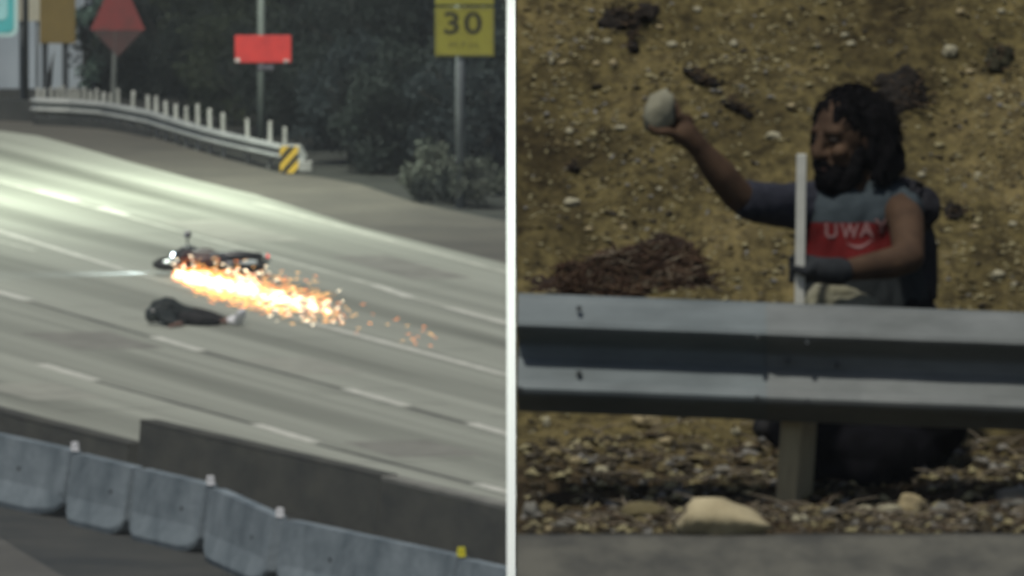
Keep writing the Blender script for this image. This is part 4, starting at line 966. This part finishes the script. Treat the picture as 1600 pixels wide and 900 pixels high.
# --- hair, locks and beard
hb = MB(); hb.ellipsoid(Hd(-.030, 0, .040), (.100, .088, .092), HR); hb.ellipsoid(Hd(-.045, 0, -.02), (.085, .092, .10), HR)
hb.capsule(Hd(.040, .045, .086), .014, Hd(.040, -.045, .086), .014)
rg = random.Random(11)
for k in range(110):
    a = R(rg.uniform(78, 282)); r_ = rg.uniform(.088, .114); ca, sa = math.cos(a), math.sin(a)
    if ca > .2 and rg.random() < .5: ca *= .5
    p0 = Hd(-.02 + ca * r_ * .9, sa * r_ * .9, rg.uniform(.02, .075)); l = rg.uniform(.115, .155)
    p1 = p0 + Vector((ca * .0 + rg.uniform(-.012, .016), rg.uniform(-.014, .010), -l * .55)) + side * sa * .016 - fdir * .010
    p2 = p1 + Vector((rg.uniform(-.012, .016), rg.uniform(-.012, .012), -l * .5))
    hb.chain([(p0, .015), (p1, .0135), (p2, .009)])
hair_o = blob(hb, 'hair', hair_m, .0055, body_o, 1, .010, 55, (1, 1, .4))
st_ = MB()
for k in range(420):
    a = R(rg.uniform(84, 276)); ca, sa = math.cos(a), math.sin(a); r_ = rg.uniform(.094, .122)
    p0 = Hd(-.025 + ca * r_ * .95, sa * r_ * .95, rg.uniform(-.04, .085)); l = rg.uniform(.04, .10); q = p0; pts_ = [p0]
    for j in range(4): q = q + Vector((rg.uniform(-.008, .009), rg.uniform(-.008, .006), -l / 4)) + (side * sa - fdir * .3) * rg.uniform(-.002, .007); pts_.append(q)
    st_.tube(pts_, [.0042, .004, .0036, .003, .0015], 4)
for k in range(160):
    a = rg.uniform(0, 6.28); e_ = rg.uniform(.15, 1.4); d = fdir * math.cos(a) * math.cos(e_) + side * math.sin(a) * math.cos(e_) + upv * math.sin(e_)
    p0 = Hd(-.03, 0, .04) + Vector(d) * .086; st_.tube([p0, p0 + d * .016 + Vector((rg.uniform(-.01, .01), 0, 0)), p0 + d * .02 + Vector((rg.uniform(-.02, .02), rg.uniform(-.01, .01), -.014))], [.004, .0035, .002], 4)
o = st_.build('hair_strands', hair_m, hair_o, fix=False); o['kind'] = 'stuff'
bd = MB(); bd.ellipsoid(Hd(.052, 0, -.094), (.054, .056, .054), HR); bd.ellipsoid(Hd(.045, 0, -.135), (.036, .040, .045), HR)
for s in (-1, 1): bd.chain([(Hd(.02, s * .064, -.035), .016), (Hd(.035, s * .058, -.085), .026), (Hd(.05, s * .03, -.115), .03)])
bd.chain([(Hd(.094, .022, -.052), .007), (Hd(.104, 0, -.047), .008), (Hd(.094, -.022, -.052), .007)])
blob(bd, 'beard', hair_m, .005, body_o, 1, .006, 80)
# --- shirt
zA, zB, zC = M(1340, 345).z, M(1340, 403).z, M(1340, 420).z
def shirt_material():
    m, t, b = new_mat('printed_shirt'); b.inputs['Roughness'].default_value = .9; b.inputs['Specular IOR Level'].default_value = .1
    ge = t.nodes.new('ShaderNodeNewGeometry'); sx_ = t.nodes.new('ShaderNodeSeparateXYZ'); t.links.new(ge.outputs['Position'], sx_.inputs[0])
    n = t.nodes.new('ShaderNodeTexNoise'); n.inputs['Scale'].default_value = 30; t.links.new(ge.outputs['Position'], n.inputs['Vector'])
    md = t.nodes.new('ShaderNodeMath'); md.operation = 'MULTIPLY_ADD'; md.inputs[1].default_value = .012; t.links.new(n.outputs['Fac'], md.inputs[0]); t.links.new(sx_.outputs['Z'], md.inputs[2])
    mr = t.nodes.new('ShaderNodeMapRange'); mr.inputs['From Min'].default_value = zA - .5; mr.inputs['From Max'].default_value = zA + .5; t.links.new(md.outputs[0], mr.inputs[0])
    cr = t.nodes.new('ShaderNodeValToRGB'); cr.color_ramp.interpolation = 'CONSTANT'; e = cr.color_ramp.elements
    e[0].position = 0; e[0].color = (.024, .028, .029, 1); e[1].position = .5 - (zA - zB) + .006; e[1].color = (.125, .013, .013, 1)
    x = e.new(.5 + .006); x.color = (.042, .055, .062, 1); t.links.new(mr.outputs[0], cr.inputs[0]); t.links.new(cr.outputs[0], b.inputs['Base Color'])
    n2 = t.nodes.new('ShaderNodeTexNoise'); n2.inputs['Scale'].default_value = 22; n2.inputs['Detail'].default_value = 3; t.links.new(ge.outputs['Position'], n2.inputs['Vector'])
    bp_ = t.nodes.new('ShaderNodeBump'); bp_.inputs['Strength'].default_value = .5; bp_.inputs['Distance'].default_value = .012; t.links.new(n2.outputs['Fac'], bp_.inputs['Height']); t.links.new(bp_.outputs[0], b.inputs['Normal'])
    return m
shirt_m = shirt_material(); sleeve_m = mat('navy_sleeve', (.026, .028, .040), (.016, .018, .027), 20, .9)
S = MB(); S.chain([(M(1338, 336, .02), .112), (M(1343, 400, .02), .125), (M(1356, 470, .03), .132), (M(1370, 555, .05), .14)])
S.capsule(M(1394, 324, -.015), .068, M(1278, 324, .035), .068); S.chain([(M(1300, 345, .0), .085), (M(1300, 430, .0), .085), (M(1318, 520, .02), .09)])
S.chain([(M(1378, 345, -.01), .078), (M(1390, 430, .01), .085), (M(1405, 530, .04), .088)])
S.capsule(M(1336, 300, .015), .07, M(1336, 318, .01), .085)
S.chain([(M(1396, 321, -.015), .068), (M(1410, 326, -.03), .062)])
shirt_o = blob(S, 'shirt', shirt_m, .0075, body_o, 3, .016, 13, (1, 1, .6))
S = MB(); S.chain([(M(1282, 322, .04), .068), (M(1225, 322, -.05), .060), (M(1166, 312, -.15), .053)]); blob(S, 'sleeve', sleeve_m, .0075, body_o, 3, .007, 16)
# print on the chest, draped on the shirt surface
sb = BVHTree.FromPolygons([v.co + man0 for v in shirt_o.data.vertices], [tuple(f.vertices) for f in shirt_o.data.polygons])
print_m = mat('faded_white_print', (.27, .15, .145), (.17, .09, .088), 30, .9)
def drape(name, me_pts, faces):
    vs = []
    for q in me_pts:
        h_ = sb.ray_cast(Vector((q.x, 59, q.z)), Vector((0, 1, 0)))
        vs.append((h_[0] + Vector((0, -.003, 0)) if h_[0] else q) - man0)
    me = bpy.data.meshes.new(name); me.from_pydata(vs, [], faces); me.materials.append(print_m)
    o = bpy.data.objects.new(name, me); C.objects.link(o); o.parent = shirt_o; return o
for ch, px, py in (('U', 1298, 358), ('W', 1327, 358), ('A', 1353, 356), ('Y', 1376, 351)):
    me = text_mesh(ch, .052, bold=.0016); c = M(px, py)
    b = bmesh.new(); b.from_mesh(me); bmesh.ops.triangulate(b, faces=b.faces); bmesh.ops.subdivide_edges(b, edges=b.edges, cuts=2, use_grid_fill=True); b.to_mesh(me); b.free()
    drape('letter', [Vector((c.x + v.co.x * (1.0 if ch != 'W' else .85), c.y, c.z + v.co.y)) for v in me.vertices], [tuple(f.vertices) for f in me.polygons])
pts = []; fc = []
for k in range(13):
    t = k / 12; q = M(1322 + 44 * t, 376 + 8 * math.sin(math.pi * min(1, t * 1.1)) - 6 * t); th = .008 * math.sin(math.pi * (t * .9 + .08)); pts += [q + Vector((0, 0, th / 2)), q - Vector((0, 0, th / 2))]
    if k: i = 2 * k; fc.append((i - 2, i - 1, i + 1, i))
drape('swoosh', pts, fc)
# --- trousers, shoes, glove
trou = mat('black_trousers', (.006, .006, .008), (.004, .004, .005), 20, 1.0, spec=.05)
P = MB(); P.capsule(M(1345, 575, .05), .15, M(1400, 575, .05), .15); P.capsule(M(1350, 510, .04), .135, M(1390, 510, .04), .14)
P.chain([(RHIP, .125), (M(1312, 640, -.06), .105), (RK, .09), (M(1290, 722, -.1), .06)]); P.chain([(RK, .088), (M(1252, 676, .02), .07), (RA, .060)])
P.chain([(LHIP, .13), (M(1440, 628, -.04), .112), (LK, .092)]); P.chain([(LK, .09), (M(1430, 705, -.05), .082), (LA, .075)]); P.capsule(M(1345, 660, .02), .12, M(1400, 670, .02), .12)
P.capsule(M(1305, 705, -.26), .085, M(1385, 712, -.28), .085); P.chain([(M(1290, 690, -.24), .07), (M(1300, 735, -.30), .055), (M(1360, 745, -.31), .06)]); P.capsule(M(1430, 690, -.18), .08, M(1400, 740, -.28), .06)
blob(P, 'trousers', trou, .009, body_o, 3, .012, 12)
shoe_m = mat('black_shoe', (.02, .02, .021), None, 20, .7); sole_m = mat('grey_sole', (.30, .30, .28), None, 20, .7)
for a_, tip, sole in ((RA, M(1196, 668, .08), True), (LA, M(1432, 742, -.26), False)):
    mb = MB().chain([(a_, .052), ((a_ + tip) / 2 + Vector((0, 0, -.012)), .048), (tip, .036)]); so = blob(mb, 'shoe', shoe_m, .007, body_o)
    mb = MB(); d = (tip - a_); mb.capsule(a_ + Vector((0, -.012, -.045)), .014, tip + Vector((-.006, -.014, -.028)), .012); mb.build('sole', sole_m if sole else shoe_m, so, smooth=True)
glove_m = mat('dark_glove', (.020, .024, .027), (.014, .016, .018), 30, .85)
gl = MB(); gl.chain([(M(1312, 424, -.34), .038), (M(1296, 424, -.355), .037), (M(1280, 422, -.365), .036), (M(1264, 420, -.372), .028)])
for k, dz in enumerate((-.028, -.009, .010, .029)):
    q = M(1262, 420, -.372) + Vector((0, 0, dz)); st = Vector((sx, 60.03, q.z))
    gl.chain([(M(1272, 420, -.37) + Vector((0, 0, dz * .8)), .0125), (Vector((sx + .012, 60.045, q.z)), .0118), (Vector((sx - .012, 60.048, q.z)), .0105), (Vector((sx - .021, 60.03, q.z)), .0095)])
gl.chain([(M(1276, 412, -.38), .015), (Vector((sx + .016, 60.012, M(1250, 408).z)), .0125), (Vector((sx - .006, 60.010, M(1250, 402).z)), .0105)])
blob(gl, 'glove', glove_m, .0055, body_o, 2)
# --- the rock in his raised hand, bag on his back, pale cloth in his lap
mb = MB().ellipsoid(RKc, rr_, Matrix.Rotation(.25, 3, 'Y'), seg=16, ring=10, jit=.34, seed=14)
single(mb, 'held_rock', mat('pale_held_rock', (.27, .265, .19), (.20, .195, .14), 14, .85, .003, 60), 'pale rock gripped in the raised hand of the crouching man', 'stone', RKc - Vector((0, 0, .05)), smooth=True)
bgm = mat('black_bag', (.013, .013, .017), (.008, .008, .011), 20, .85)
T2 = thing('backpack', 'small black bag showing behind the bare shoulder', 'bag', M(1452, 345, .1))
mb = MB(); mb.ellipsoid(M(1444, 325, .10), (.042, .07, .056), jit=.2, seed=2); mb.ellipsoid(M(1412, 345, .16), (.075, .08, .12), jit=.2, seed=4); mb.chain([(M(1418, 380, .16), .08), (M(1432, 450, .14), .06)]); blob(mb, 'sack', bgm, .008, T2, 2, .006, 30)
mb = MB(); mb.tube([M(1440, 290, .08), M(1428, 284, .0), M(1425, 300, -.06)], .008, 6); mb.build('strap', bgm, T2, smooth=True)
T2 = thing('cloth_bag', 'folded cream cloth in the lap of the crouching man', 'cloth', M(1310, 480, -.2))
cl_m = mat('cream_cloth', (.26, .255, .19), (.17, .165, .11), 9, .9, stretch=(1, 1, 3))
mb = MB(); mb.ellipsoid(M(1290, 472, -.23), (.055, .05, .045), Matrix.Rotation(.15, 3, 'Y'), jit=.2, seed=3); mb.chain([(M(1300, 456, -.25), .022), (M(1340, 464, -.23), .018), (M(1366, 474, -.22), .012)]); mb.chain([(M(1290, 470, -.25), .03), (M(1340, 480, -.24), .03)])
mb.chain([(M(1285, 480, -.22), .05), (M(1340, 500, -.20), .05)])
blob(mb, 'fold', cl_m, .006, T2, 2, .006, 26, (.5, 1, 2.5))

# ------------------------------------------------------------------ night haze over the valley
hm = bpy.data.materials.new('night_haze'); hm.use_nodes = True; t = hm.node_tree
for n in list(t.nodes):
    if n.type != 'OUTPUT_MATERIAL': t.nodes.remove(n)
pv = t.nodes.new('ShaderNodeVolumePrincipled'); pv.inputs['Density'].default_value = .00016; pv.inputs['Color'].default_value = (.82, .90, .92, 1)
t.links.new(pv.outputs[0], [n for n in t.nodes if n.type == 'OUTPUT_MATERIAL'][0].inputs['Volume'])
mb = MB(); mb.box((0, 1850, 15.5), (5200, 5500, 33)); o = mb.build('haze', hm); o['kind'] = 'stuff'
